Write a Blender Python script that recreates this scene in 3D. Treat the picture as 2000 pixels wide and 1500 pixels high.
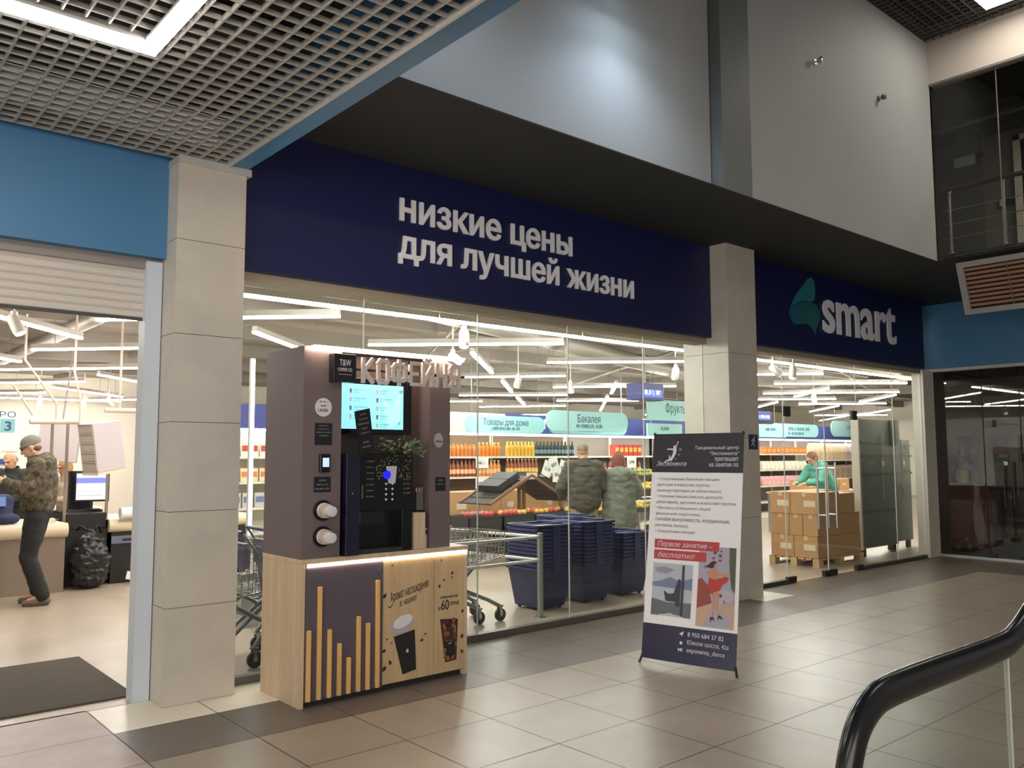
import bpy, bmesh, math, random
from mathutils import Vector, Matrix, noise
from mathutils.geometry import delaunay_2d_cdt as bpy_cdt

random.seed(7)
S = bpy.context.scene
for o in list(bpy.data.objects):
    bpy.data.objects.remove(o)

# ------------------------------------------------------------------ camera
def make_camera():
    cam = bpy.data.cameras.new('camera')
    f, yaw, pit, rol = 1646.66, 0.710157, 0.084923, -0.00294
    cam.sensor_width = 36.0
    cam.lens = 36.0 * f / 2000.0
    cam.clip_end = 200
    co = bpy.data.objects.new('camera', cam)
    S.collection.objects.link(co)
    fw = Vector((math.sin(yaw) * math.cos(pit), math.cos(yaw) * math.cos(pit), math.sin(pit)))
    rt = Vector((math.cos(yaw), -math.sin(yaw), 0))
    up = rt.cross(fw)
    r2 = rt * math.cos(rol) + up * math.sin(rol)
    u2 = -rt * math.sin(rol) + up * math.cos(rol)
    M = Matrix((r2, u2, -fw)).transposed().to_4x4()
    M.translation = Vector((0, 0, 1.6))
    co.matrix_world = M
    S.camera = co
make_camera()

# ------------------------------------------------------------------ world, exposure
w = bpy.data.worlds.new('world')
S.world = w
w.use_nodes = True
w.node_tree.nodes['Background'].inputs[0].default_value = (0.60, 0.58, 0.56, 1)
w.node_tree.nodes['Background'].inputs[1].default_value = 0.17
S.view_settings.view_transform = 'Standard'
S.view_settings.look = 'None'
S.view_settings.gamma = 1
S.view_settings.use_curve_mapping = False
S.view_settings.exposure = 1.0
LED = 40.0          # store strip lamps
HALL = 14.0        # ceiling lamp of the hall

def area(name, loc, rot, sx, sy, power, color):
    l = bpy.data.lights.new(name, 'AREA')
    l.shape = 'RECTANGLE'; l.size = sx; l.size_y = sy
    l.energy = power; l.color = color
    o = bpy.data.objects.new(name, l)
    S.collection.objects.link(o)
    o.location = loc; o.rotation_euler = rot
    return o
# unseen overhead fill added behind the camera to soften the front shadows
area('hall_fill_light', (-1.5, -3.0, 3.5), (0, 0, 0), 3.0, 1.2, 30, (1, 0.93, 0.84))
# unseen low panels added behind and to the left, lighting the upright surfaces
area('rear_fill_panel', (-1.5, -7.0, 1.7), (math.pi / 2, 0, 0), 10.0, 2.6, 150, (1, 0.93, 0.86))
area('side_fill_panel', (-7.0, -0.5, 1.7), (math.pi / 2, 0, -math.pi / 2), 8.0, 2.6, 170, (1, 0.94, 0.88))
area('atrium_fill_light', (7.0, -2.0, 6.7), (0, 0, 0), 4.0, 1.0, 30, (1, 0.92, 0.82))  # unseen area fill added for ambient light from above

def beam(name, loc, rot, power, color, size):
    l = bpy.data.lights.new(name, 'SPOT'); l.energy = power; l.color = color; l.spot_size = size; l.spot_blend = 1.0; l.shadow_soft_size = .08
    o = bpy.data.objects.new(name, l); S.collection.objects.link(o); o.location = loc; o.rotation_euler = rot
beam('upper_wall_fill_beam', (2.9, 3.9, 5.6), (-.25, 0, 0), 55, (.68, .82, 1.0), 2.6)  # added spot without a fixture, evens the light on the upper wall
area('side_shop_fill', (16.5, 2.0, 3.15), (0, 0, 0), 2.0, 2.0, 22, (1, .88, .74))  # area fill added to lift the dark side shop interior
area('balcony_fill', (12.2, 2.0, 6.2), (0, 0, 0), 1.0, 2.0, 26, (1, .92, .8))  # area fill added to brighten the balcony interior

# ------------------------------------------------------------------ materials
def lin(c):
    return tuple((x / 12.92 if x <= 0.04045 else ((x + 0.055) / 1.055) ** 2.4) for x in c)
def rgb(r, g, b):
    return lin((r / 255, g / 255, b / 255))
MATS = {}
def mat(name, col, rough=0.5, metal=0.0, spec=0.5, var=0.0, vscale=3.0, bump=0.0, bscale=40.0, stretch=None, col2=None):
    if name in MATS:
        return MATS[name]
    m = bpy.data.materials.new(name)
    m.use_nodes = True
    nt = m.node_tree; N = nt.nodes; L = nt.links
    b = N['Principled BSDF']
    b.inputs['Base Color'].default_value = (*col, 1)
    b.inputs['Roughness'].default_value = rough
    b.inputs['Metallic'].default_value = metal
    b.inputs['Specular IOR Level'].default_value = spec
    if var or bump or col2:
        tc = N.new('ShaderNodeTexCoord')
        src = tc.outputs['Object']
        if stretch:
            mp = N.new('ShaderNodeMapping')
            mp.inputs['Scale'].default_value = stretch
            L.new(src, mp.inputs['Vector']); src = mp.outputs['Vector']
        if var or col2:
            nz = N.new('ShaderNodeTexNoise')
            nz.inputs['Scale'].default_value = vscale
            nz.inputs['Detail'].default_value = 6
            nz.inputs['Roughness'].default_value = 0.6
            L.new(src, nz.inputs['Vector'])
            rp = N.new('ShaderNodeValToRGB')
            rp.color_ramp.elements[0].position = 0.3
            rp.color_ramp.elements[1].position = 0.7
            if col2:
                a, c = col, col2
            else:
                a = tuple(x * (1 - var) for x in col); c = tuple(min(1, x * (1 + var)) for x in col)
            rp.color_ramp.elements[0].color = (*a, 1)
            rp.color_ramp.elements[1].color = (*c, 1)
            L.new(nz.outputs['Fac'], rp.inputs['Fac'])
            L.new(rp.outputs['Color'], b.inputs['Base Color'])
        if bump:
            n2 = N.new('ShaderNodeTexNoise')
            n2.inputs['Scale'].default_value = bscale
            n2.inputs['Detail'].default_value = 4
            L.new(src, n2.inputs['Vector'])
            bp = N.new('ShaderNodeBump')
            bp.inputs['Strength'].default_value = bump
            bp.inputs['Distance'].default_value = 0.02
            L.new(n2.outputs['Fac'], bp.inputs['Height'])
            L.new(bp.outputs['Normal'], b.inputs['Normal'])
    MATS[name] = m
    return m
def emit(name, col, strength):
    if name in MATS:
        return MATS[name]
    m = bpy.data.materials.new(name)
    m.use_nodes = True
    b = m.node_tree.nodes['Principled BSDF']
    b.inputs['Base Color'].default_value = (*[c * 0.5 for c in col], 1)
    b.inputs['Emission Color'].default_value = (*col, 1)
    b.inputs['Emission Strength'].default_value = strength
    MATS[name] = m
    return m
def glass(name, tint=(0.93, 0.96, 0.95), refl=1.0):
    if name in MATS:
        return MATS[name]
    m = bpy.data.materials.new(name)
    m.use_nodes = True
    nt = m.node_tree; N = nt.nodes; L = nt.links
    N.remove(N['Principled BSDF'])
    tr = N.new('ShaderNodeBsdfTransparent'); tr.inputs[0].default_value = (*tint, 1)
    gl = N.new('ShaderNodeBsdfGlossy'); gl.inputs['Roughness'].default_value = 0.01
    gl.inputs['Color'].default_value = (refl, refl, refl, 1)
    fr = N.new('ShaderNodeFresnel'); fr.inputs['IOR'].default_value = 1.58
    ge = N.new('ShaderNodeNewGeometry')
    mu = N.new('ShaderNodeMath'); mu.operation = 'SUBTRACT'; mu.use_clamp = True
    L.new(fr.outputs[0], mu.inputs[0]); L.new(ge.outputs['Backfacing'], mu.inputs[1])
    mx = N.new('ShaderNodeMixShader')
    L.new(mu.outputs[0], mx.inputs[0]); L.new(tr.outputs[0], mx.inputs[1]); L.new(gl.outputs[0], mx.inputs[2])
    L.new(mx.outputs[0], N['Material Output'].inputs['Surface'])
    MATS[name] = m
    return m

# ------------------------------------------------------------------ mesh builder
class MB:
    def __init__(self):
        self.v = []; self.f = []; self.mi = []; self.k = 0
    def mat(self, k):
        self.k = k; return self
    def add(self, vs, fs):
        b = len(self.v)
        self.v += [tuple(p) for p in vs]
        for f in fs:
            self.f.append(tuple(b + i for i in f)); self.mi.append(self.k)
        return self
    def box(self, x0, x1, y0, y1, z0, z1):
        vs = [(x, y, z) for x in (x0, x1) for y in (y0, y1) for z in (z0, z1)]
        return self.add(vs, [(0, 1, 3, 2), (4, 6, 7, 5), (0, 4, 5, 1), (2, 3, 7, 6), (0, 2, 6, 4), (1, 5, 7, 3)])
    def obox(self, c, s, M):
        c = Vector(c)
        vs = [c + M @ Vector((sx * s[0] / 2, sy * s[1] / 2, sz * s[2] / 2)) for sx in (-1, 1) for sy in (-1, 1) for sz in (-1, 1)]
        return self.add(vs, [(0, 1, 3, 2), (4, 6, 7, 5), (0, 4, 5, 1), (2, 3, 7, 6), (0, 2, 6, 4), (1, 5, 7, 3)])
    def taper(self, x0, x1, y0, y1, z0, z1, ix, iy):
        """box whose bottom is narrower by ix, iy on each side"""
        vs = [(x0 + ix, y0 + iy, z0), (x1 - ix, y0 + iy, z0), (x1 - ix, y1 - iy, z0), (x0 + ix, y1 - iy, z0),
              (x0, y0, z1), (x1, y0, z1), (x1, y1, z1), (x0, y1, z1)]
        return self.add(vs, [(3, 2, 1, 0), (4, 5, 6, 7), (0, 1, 5, 4), (1, 2, 6, 5), (2, 3, 7, 6), (3, 0, 4, 7)])
    def bar(self, a, b, w, h=None):
        """rectangular bar from a to b"""
        a, b = Vector(a), Vector(b); d = b - a
        if d.length < 1e-6: return self
        h = h or w
        z = d.normalized()
        r = Vector((0, 0, 1)) if abs(z.z) < 0.95 else Vector((1, 0, 0))
        x = z.cross(r).normalized(); y = x.cross(z)
        vs = []
        for p in (a, b):
            for sx, sy in ((-1, -1), (1, -1), (1, 1), (-1, 1)):
                vs.append(p + x * (sx * w / 2) + y * (sy * h / 2))
        return self.add(vs, [(3, 2, 1, 0), (4, 5, 6, 7), (0, 1, 5, 4), (1, 2, 6, 5), (2, 3, 7, 6), (3, 0, 4, 7)])
    def tube(self, pts, r, n=10, cap=True, fu=1.0, up=None):
        pts = [Vector(p) for p in pts]
        rs = r if isinstance(r, (list, tuple)) else [r] * len(pts)
        vs = []; fs = []; px = None
        for i, p in enumerate(pts):
            d = (pts[min(i + 1, len(pts) - 1)] - pts[max(i - 1, 0)]).normalized()
            if up is not None:
                px = Vector(up).cross(d).normalized()
            elif px is None:
                ref = Vector((0, 0, 1)) if abs(d.z) < 0.9 else Vector((1, 0, 0))
                px = d.cross(ref).normalized()
            else:
                px = (px - d * px.dot(d)).normalized()
            py = d.cross(px)
            for k in range(n):
                a = 2 * math.pi * k / n
                vs.append(p + px * (math.cos(a) * rs[i] * fu) + py * (math.sin(a) * rs[i]))
        for i in range(len(pts) - 1):
            for k in range(n):
                a = i * n + k; b = i * n + (k + 1) % n
                fs.append((a, b, b + n, a + n))
        if cap:
            fs.append(tuple(range(n - 1, -1, -1)))
            fs.append(tuple((len(pts) - 1) * n + k for k in range(n)))
        return self.add(vs, fs)
    def lathe(self, prof, c, n=16, axis='z'):
        c = Vector(c); vs = []; fs = []
        for (r, h) in prof:
            for k in range(n):
                a = 2 * math.pi * k / n
                x, y = math.cos(a) * r, math.sin(a) * r
                vs.append(c + (Vector((x, y, h)) if axis == 'z' else Vector((x, h, y)) if axis == 'y' else Vector((h, x, y))))
        for i in range(len(prof) - 1):
            for k in range(n):
                a = i * n + k; b = i * n + (k + 1) % n
                fs.append((a, b, b + n, a + n))
        fs.append(tuple(range(n - 1, -1, -1)))
        fs.append(tuple((len(prof) - 1) * n + k for k in range(n)))
        return self.add(vs, fs)
    def prism(self, poly, fn, d0, d1):
        """2-D polygon; fn(u, v, d) gives the 3-D point"""
        n = len(poly)
        vs = [fn(u, v, d0) for u, v in poly] + [fn(u, v, d1) for u, v in poly]
        fs = [tuple(range(n)), tuple(range(2 * n - 1, n - 1, -1))]
        fs += [(i, i + n, (i + 1) % n + n, (i + 1) % n) for i in range(n)]
        return self.add(vs, fs)
    def sphere(self, c, r, nu=12, nv=8, sc=(1, 1, 1)):
        c = Vector(c)
        prof = [(math.sin(math.pi * i / nv) * 1.0, -math.cos(math.pi * i / nv)) for i in range(nv + 1)]
        vs = []; fs = []
        for (rr, h) in prof[1:-1]:
            for k in range(nu):
                a = 2 * math.pi * k / nu
                vs.append(c + Vector((math.cos(a) * rr * sc[0], math.sin(a) * rr * sc[1], h * sc[2])) * r)
        m = nv - 1
        for i in range(m - 1):
            for k in range(nu):
                a = i * nu + k; b = i * nu + (k + 1) % nu
                fs.append((a, b, b + nu, a + nu))
        vs += [c + Vector((0, 0, -r * sc[2])), c + Vector((0, 0, r * sc[2]))]
        for k in range(nu):
            fs.append((len(vs) - 2, (k + 1) % nu, k))
            fs.append((len(vs) - 1, (m - 1) * nu + k, (m - 1) * nu + (k + 1) % nu))
        return self.add(vs, fs)
    def text(self, s, o, xd, zd, width=None, size=None, depth=0.004, off=0.0, shear=0.0, align='l', height=None, words=False):
        """lettering: baseline-left at o, along xd, upright along zd; every contour is filled by itself"""
        cu = bpy.data.curves.new('lettering', 'FONT')
        cu.body = s; cu.size = 1.0; cu.shear = shear
        ob = bpy.data.objects.new('lettering', cu)
        S.collection.objects.link(ob)
        dg = bpy.context.evaluated_depsgraph_get()
        cc = ob.evaluated_get(dg).to_curve(dg)
        C = []
        for sp in cc.splines:
            bp = sp.bezier_points; n = len(bp); P = []
            for i in range(n):
                a, b = bp[i], bp[(i + 1) % n]
                p0, p1, p2, p3 = [Vector((q.x, q.y)) for q in (a.co, a.handle_right, b.handle_left, b.co)]
                dv = p3 - p0
                flat = dv.length < 1e-6 or (abs(dv.cross(p1 - p0)) + abs(dv.cross(p2 - p0))) / dv.length < 2e-3
                k = 1 if flat else 4
                for j in range(k):
                    t = j / k; u = 1 - t
                    P.append(p0 * u ** 3 + p1 * 3 * u * u * t + p2 * 3 * u * t * t + p3 * t ** 3)
            Q = [p for i, p in enumerate(P) if (p - P[i - 1]).length > 1e-5]
            if len(Q) > 2: C.append(Q)
        ob.evaluated_get(dg).to_curve_clear()
        bpy.data.objects.remove(ob); bpy.data.curves.remove(cu)
        if not C: return [] if words else self
        ar = lambda P: sum(P[i - 1].cross(P[i]) for i in range(len(P))) / 2
        def wind(p, L):
            w_ = 0
            for P in L:
                for i in range(len(P)):
                    a, b = P[i - 1], P[i]
                    if a.y <= p.y < b.y and (b - a).cross(p - a) > 0: w_ += 1
                    elif b.y <= p.y < a.y and (b - a).cross(p - a) < 0: w_ -= 1
            return w_
        # contours that share a stretch of the line form one glyph
        G_ = []
        for P in sorted(C, key=lambda P: min(p.x for p in P)):
            mn, mxx = min(p.x for p in P), max(p.x for p in P)
            if G_ and mn < G_[-1][1] - 1e-4:
                G_[-1][2].append(P); G_[-1][1] = max(G_[-1][1], mxx)
            else: G_.append([mn, mxx, [P]])
        if off:
            for g_ in G_:
                sg = 1 if ar(max(g_[2], key=lambda P: abs(ar(P)))) > 0 else -1
                for P in g_[2]:
                    n = len(P); N_ = []
                    for i in range(n):
                        e1 = (P[i] - P[i - 1]).normalized(); e2 = (P[(i + 1) % n] - P[i]).normalized()
                        q = Vector((e1.y + e2.y, -e1.x - e2.x)); q = q.normalized() if q.length > 1e-6 else Vector((e1.y, -e1.x))
                        N_.append(q * sg * off / max(.5, abs(q.dot(Vector((e1.y, -e1.x))))))
                    for i in range(n): P[i] = P[i] + N_[i]
        x0 = min(p.x for P in C for p in P); x1 = max(p.x for P in C for p in P); y1 = max(p.y for P in C for p in P)
        kx = width / (x1 - x0) if width else size
        ky = size if size else kx
        if height: ky = height / y1
        if width is None and size is None: kx = ky
        o = Vector(o); xd = Vector(xd); zd = Vector(zd); nd = xd.cross(zd)
        sh = {'l': -x0, 'r': -x1, 'c': -(x0 + x1) / 2}[align]
        res = []; lastx = None; cur = self
        for mn, mxx, L in G_:
            if words and (lastx is None or mn - lastx > .16):
                cur = MB(); res.append(cur)
            lastx = mxx
            V_ = []; E_ = []
            for P in L:
                b0 = len(V_); V_ += P
                E_ += [(b0 + j, b0 + (j + 1) % len(P)) for j in range(len(P))]
            F, _, T = bpy_cdt(V_, E_, [], 0, 1e-6)[:3]
            T = [t for t in T if wind(sum((F[i] for i in t), Vector((0, 0))) / len(t), L) != 0]
            if not T: continue
            n = len(F); W = [o + xd * ((p.x + sh) * kx) + zd * (p.y * ky) for p in F]
            fs = [tuple(t) for t in T]; ed = set()
            for t in T:
                for i in range(len(t)): ed.add((t[i], t[(i + 1) % len(t)]))
            fs += [(p, q, q + n, p + n) for (p, q) in ed if (q, p) not in ed]
            cur.add([p + nd * depth for p in W] + W, fs)
        return res if words else self
    def strokes(self, o, xd, zd, width, height, depth=.001, align='l', seed=1):
        """small unreadable print: rows of letter-like strokes"""
        rnd = random.Random(seed)
        o = Vector(o); xd = Vector(xd); zd = Vector(zd); nd = xd.cross(zd)
        if align == 'c': o = o - xd * width / 2
        if align == 'r': o = o - xd * width
        x = 0.0; a = height
        def rect(x0, x1, z0, z1):
            self.prism([(x0, z0), (x1, z0), (x1, z1), (x0, z1)], lambda u, v, d: o + xd * u + zd * v + nd * d, 0, depth)
        while x < width - a * .3:
            if rnd.random() < .16 and x > a:
                x += a * .5; continue
            w_ = a * rnd.uniform(.45, .7); s_ = a * .17
            rect(x, x + s_, 0, a)
            k = rnd.randrange(4)
            if k < 3: rect(x + s_, x + w_, (.42 if k == 0 else .83 if k == 1 else 0) * a, (.58 if k == 0 else 1 if k == 1 else .17) * a)
            if k != 2: rect(x + w_ - s_, x + w_, 0, a)
            x += w_ + a * .16
        return self
    def build(self, name, mats, parent=None, smooth=False, bevel=0.0, autos=None):
        me = bpy.data.meshes.new(name)
        base = Vector((0, 0, 0))
        r = parent
        while r is not None and r.parent is not None: r = r.parent
        if r is not None and r.get('_w') is not None:
            base = Vector(r['_w'])
        me.from_pydata([tuple(Vector(p) - base) for p in self.v], [], self.f)
        if not isinstance(mats, (list, tuple)): mats = [mats]
        for m in mats: me.materials.append(m)
        me.polygons.foreach_set('material_index', self.mi)
        if smooth:
            me.polygons.foreach_set('use_smooth', [True] * len(me.polygons))
        me.update()
        bm = bmesh.new(); bm.from_mesh(me)
        bmesh.ops.recalc_face_normals(bm, faces=bm.faces)
        bm.to_mesh(me); bm.free()
        if autos:
            me.set_sharp_from_angle(angle=math.radians(autos))
        o = bpy.data.objects.new(name, me)
        S.collection.objects.link(o)
        if parent is not None: o.parent = parent
        if bevel:
            md = o.modifiers.new('Bevel', 'BEVEL'); md.width = bevel; md.segments = 2; md.limit_method = 'ANGLE'
        return o

def tag(o, label, cat, group=None, kind=None):
    o['label'] = label
    o['category'] = cat
    if group: o['group'] = group
    if kind: o['kind'] = kind
    return o
def thing(name, label, cat, loc=(0, 0, 0), group=None, rotz=0.0, local=False):
    """an Empty at the thing's base; parts are built in scene coordinates unless local"""
    o = bpy.data.objects.new(name, None)
    o.empty_display_size = 0.1
    S.collection.objects.link(o)
    o.location = loc; o.rotation_euler = (0, 0, rotz)
    if not local: o['_w'] = tuple(loc)
    return tag(o, label, cat, group)
def struct(o):
    o['kind'] = 'structure'; return o
def dup(root, loc=None, rotz=None, label=None, group=None):
    r = root.copy(); S.collection.objects.link(r)
    if loc is not None: r.location = loc
    if rotz is not None: r.rotation_euler = (0, 0, rotz)
    if label: r['label'] = label
    if group: r['group'] = group
    for c in list(root.children):
        d = c.copy(); S.collection.objects.link(d); d.parent = r
        for e in list(c.children):
            g = e.copy(); S.collection.objects.link(g); g.parent = d
    return r
ORD = ['first', 'second', 'third', 'fourth', 'fifth', 'sixth', 'seventh', 'eighth', 'ninth', 'tenth', 'eleventh', 'twelfth', 'thirteenth', 'fourteenth', 'fifteenth', 'sixteenth', 'seventeenth', 'eighteenth', 'nineteenth', 'twentieth']
XD, YD, ZD = Vector((1, 0, 0)), Vector((0, 1, 0)), Vector((0, 0, 1))
# ================================================================== materials of the place
M_tile = mat('light_floor_tile', rgb(146, 132, 115), 0.33, spec=0.4, var=0.10, vscale=2.2)
M_tdark = mat('dark_floor_tile', rgb(100, 89, 80), 0.34, spec=0.4, var=0.10, vscale=3)
M_tcream = mat('cream_floor_tile', rgb(236, 226, 204), 0.30, var=0.05)
M_tpink = mat('pinkish_floor_tile', rgb(160, 140, 130), 0.42, var=0.12, vscale=4)
M_grout = mat('grout', rgb(86, 78, 70), 0.8)
M_conc = mat('store_floor_concrete', rgb(170, 156, 138), 0.33, var=0.13, vscale=1.6)
M_stone = mat('pillar_porcelain_panel', rgb(192, 185, 173), 0.45, var=0.07, vscale=4)
M_navy = mat('navy_sign_board', rgb(14, 20, 72), 0.5)
M_white = mat('white_paint', rgb(205, 204, 202), 0.6)
M_wallup = mat('upper_wall_paint', rgb(176, 176, 174), 0.65, var=0.03, vscale=1.0)
M_soffit = mat('dark_grey_soffit_paint', rgb(38, 41, 40), 0.75)
M_void = mat('dark_plenum', rgb(48, 46, 44), 0.9)
M_grid = mat('grid_ceiling_bars', rgb(168, 165, 158), 0.45)
M_blue = mat('blue_panel_paint', rgb(70, 122, 164), 0.5)
M_trim = mat('pale_metal_trim', rgb(190, 190, 186), 0.4, metal=0.2)
M_steel = mat('brushed_steel', rgb(190, 190, 190), 0.28, metal=1.0)
M_chrome = mat('chrome', rgb(215, 215, 212), 0.16, metal=1.0)
M_black = mat('black_plastic', rgb(22, 22, 24), 0.4)
M_glass = glass('clear_glass')
M_glassd = glass('dim_shop_glass', (0.75, 0.77, 0.75), 1.0)
M_storewall = mat('store_wall_paint', rgb(236, 228, 212), 0.7)
M_storeceil = mat('store_ceiling_paint', rgb(150, 140, 130), 0.8)
M_duct = mat('galvanised_duct', rgb(170, 164, 154), 0.5, metal=0.4)

# ================================================================== floor of the hall: one quad per tile
def build_floor():
    m = MB()
    px, py = 0.61, 0.605
    nx0, nx1 = -9, 21
    ny0, ny1 = -14, 3
    g = 0.003
    for i in range(nx0, nx1):
        for j in range(ny0, ny1):
            x0 = 1.53 + px * i; y0 = 4.725 + py * j
            x1, y1 = x0 + px, y0 + py
            if j == 1: y1 = 5.93 if x0 < 1.5 else 5.90
            if j >= 2: continue
            if x0 > 13.9: continue
            k = 0
            if j >= 0 or x0 > 12.1: k = 1
            if j == 1 and 1.5 < x0 < 3.0: k = 2
            if j == 1 and 7.9 < x0 < 8.8: k = 2
            if x0 < 1.5: k = 3 if j >= -1 else 0
            m.mat(k).add([(x0 + g, y0 + g, 0), (x1 - g, y0 + g, 0), (x1 - g, y1 - g, 0), (x0 + g, y1 - g, 0)], [(0, 1, 2, 3)])
    m.mat(4).box(1.53 + px * nx0, 14.3, 4.725 + py * ny0, 5.93, -0.06, -0.003)
    struct(m.build('floor_hall', [M_tile, M_tdark, M_tcream, M_tpink, M_grout]))
    flat = lambda u, v, d: (u, v, d)
    m = MB().prism([(-2, 5.905), (14.03, 5.905), (19.3, 8.33), (34, 8.33), (34, 24.6), (-2, 24.6)], flat, -0.06, 0.0)
    struct(m.build('floor_store', M_conc))
    m = MB().prism([(14.3, -4), (19.25, -4), (19.25, 8.3), (14.3, 6.0)], flat, -0.06, 0.0)
    struct(m.build('floor_side_shop', mat('side_shop_floor', rgb(70, 66, 60), 0.4)))
build_floor()

# ================================================================== pillars
def pillar(name, x0, x1, y0, y1, z1, joints, cap):
    m = MB()
    zs = [0] + joints + [z1]
    for a, b in zip(zs[:-1], zs[1:]):
        m.box(x0, x1, y0, y1, a + 0.002, b - 0.002)
    m.mat(1).box(x0 + .006, x1 - .006, y0 + .006, y1 - .006, 0, z1)
    if cap: m.mat(2).box(x0 - 0.005, x1 + 0.03, y0 - 0.02, y1, z1 - 0.05, z1)
    o = m.build(name, [M_stone, M_grout, M_trim])
    return struct(o)
pillar('pillar_left', 1.912, 2.385, 5.66, 6.05, 3.63, [0.62, 1.24, 1.83, 2.42, 3.06], True)
pillar('pillar_middle', 7.95, 8.513, 5.53, 6.15, 4.0, [0.9, 1.8, 2.75], False)
# blue-white jamb of the roller opening
m = MB().box(1.80, 1.905, 5.90, 6.03, 0, 2.93)
struct(m.build('trim_opening_jamb', mat('pale_blue_jamb', rgb(196, 206, 214), 0.45)))

# ================================================================== sign boards over the glass
m = MB().box(2.30, 7.95, 5.75, 5.82, 2.935, 4.0)
t1 = struct(m.build('wall_sign_fascia', M_navy))
m = MB().box(8.513, 13.47, 5.75, 5.82, 2.935, 4.0)
t2 = struct(m.build('wall_logo_fascia', M_navy))
# flat filler behind the boards down to the glass head
m = MB().box(2.30, 13.47, 5.82, 6.0, 2.87, 4.0)
m.box(13.47, 13.98, 6.10, 6.14, 2.87, 4.0)  # hidden piece added to block store light leaking through the corner gap
struct(m.build('trim_head_and_light_stop', mat('beige_head_trim', rgb(150, 140, 122), 0.6)))
M_letter = mat('pale_sign_lettering', rgb(236, 237, 241), 0.5)
def wall_letters(name, label, s, x0, w, zb, h=None):
    t = thing(name, label, 'sign lettering', (x0, 5.75, zb))
    for m in MB().text(s, (x0, 5.749, zb), XD, ZD, width=w, depth=0.02, off=0.016, words=True):
        m.build('word', M_letter, t)
wall_letters('sign_lettering', 'white raised letters, upper line of the slogan on the navy board', 'низкие цены', 3.725, 1.985, 3.535)
wall_letters('sign_lettering', 'white raised letters, lower line of the slogan on the navy board', 'для лучшей жизни', 3.715, 2.89, 3.225)
wall_letters('sign_lettering', 'white rounded brand word on the small navy board by the corner', 'smart', 10.41, 2.10, 3.25)
def logo():
    up = [(10.13, 3.93), (10.19, 3.90), (10.22, 3.82), (10.22, 3.70), (10.18, 3.62), (10.08, 3.60), (9.95, 3.60), (9.80, 3.56), (9.66, 3.50), (9.62, 3.47), (9.72, 3.62), (9.86, 3.74), (9.98, 3.84), (10.06, 3.91)]
    lo = [(9.61, 3.46), (9.75, 3.53), (9.95, 3.59), (10.12, 3.60), (10.26, 3.57), (10.33, 3.50), (10.34, 3.40), (10.28, 3.32), (10.22, 3.25), (10.20, 3.17), (10.14, 3.25), (10.0, 3.30), (9.85, 3.28), (9.70, 3.27), (9.62, 3.33), (9.59, 3.40)]
    m = MB()
    m.mat(0).prism(up, lambda u, v, d: (u, d, v), 5.748, 5.73)
    m.mat(1).prism(lo, lambda u, v, d: (u, d, v), 5.748, 5.734)
    o = m.build('sign_emblem', [mat('teal_emblem', rgb(44, 120, 132), 0.5), mat('green_blue_emblem', rgb(30, 84, 116), 0.5, col2=rgb(40, 108, 96), vscale=4)])
    tag(o, 'teal two-lobed leaf emblem on the navy board by the corner', 'emblem')
logo()
# ================================================================== soffit and upper storey
m = MB().box(-2.0, 10.8, 4.40, 5.76, 4.0, 4.012).box(10.8, 14.0, -4, 6.0, 4.0, 4.012)
struct(m.build('ceiling_soffit', M_soffit))
m = MB().box(-2.0, 6.30, 4.52, 4.70, 4.012, 7.4).box(6.775, 10.8, 4.405, 4.70, 4.012, 7.4)
struct(m.build('wall_upper', M_wallup))
m = MB().box(6.315, 6.775, 4.40, 4.70, 4.012, 7.4)
struct(m.build('pillar_upper', mat('grey_upper_pillar', rgb(112, 116, 114), 0.5)))
# upper right wall with the balcony opening
m = MB().box(10.8, 10.98, -4, 4.405, 6.29, 7.4).box(10.8, 10.815, 4.405, 4.7, 4.012, 7.4)
struct(m.build('wall_upper_right', mat('warm_upper_wall', rgb(196, 184, 172), 0.65)))
m = MB().box(10.785, 10.8, -4, 4.42, 6.26, 6.29)
struct(m.build('trim_balcony_head', mat('grey_head_trim', rgb(110, 108, 104), 0.5)))
m = MB().box(2.39, 10.8, -4, 4.52, 7.05, 7.1)
struct(m.build('ceiling_atrium', M_void))
def grid(name, xa, xb, ya, yb, z, xs, ys, h=0.03, w=0.0085, mt=None):
    m = MB()
    x = xa
    while x <= xb + 1e-6:
        m.box(x - w / 2, x + w / 2, ya, yb, z, z + h); x += xs
    y = ya
    while y <= yb + 1e-6:
        m.box(xa, xb, y - w / 2.4, y + w / 2.4, z + 0.0005, z + h - .004); y += ys
    return struct(m.build(name, mt or M_grid))
grid('ceiling_grid_atrium', 8.3, 10.78, 2.0, 4.40, 6.84, 0.1, 0.1, mt=mat('grey_grid_bars', rgb(84, 82, 80), 0.5))
grid('ceiling_grid_hall', -2.95, 2.25, -2.35, 5.75, 3.63, 0.1, 0.1)
m = MB().box(-3, 2.25, -4, 5.85, 4.1, 4.15)
struct(m.build('ceiling_plenum', M_void))
m = MB().box(2.25, 2.39, -4, 5.655, 3.63, 4.3)
m.mat(1).box(2.235, 2.252, -4, 5.655, 3.615, 3.66)
struct(m.build('beam_hall_edge', [M_blue, M_trim]))
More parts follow.
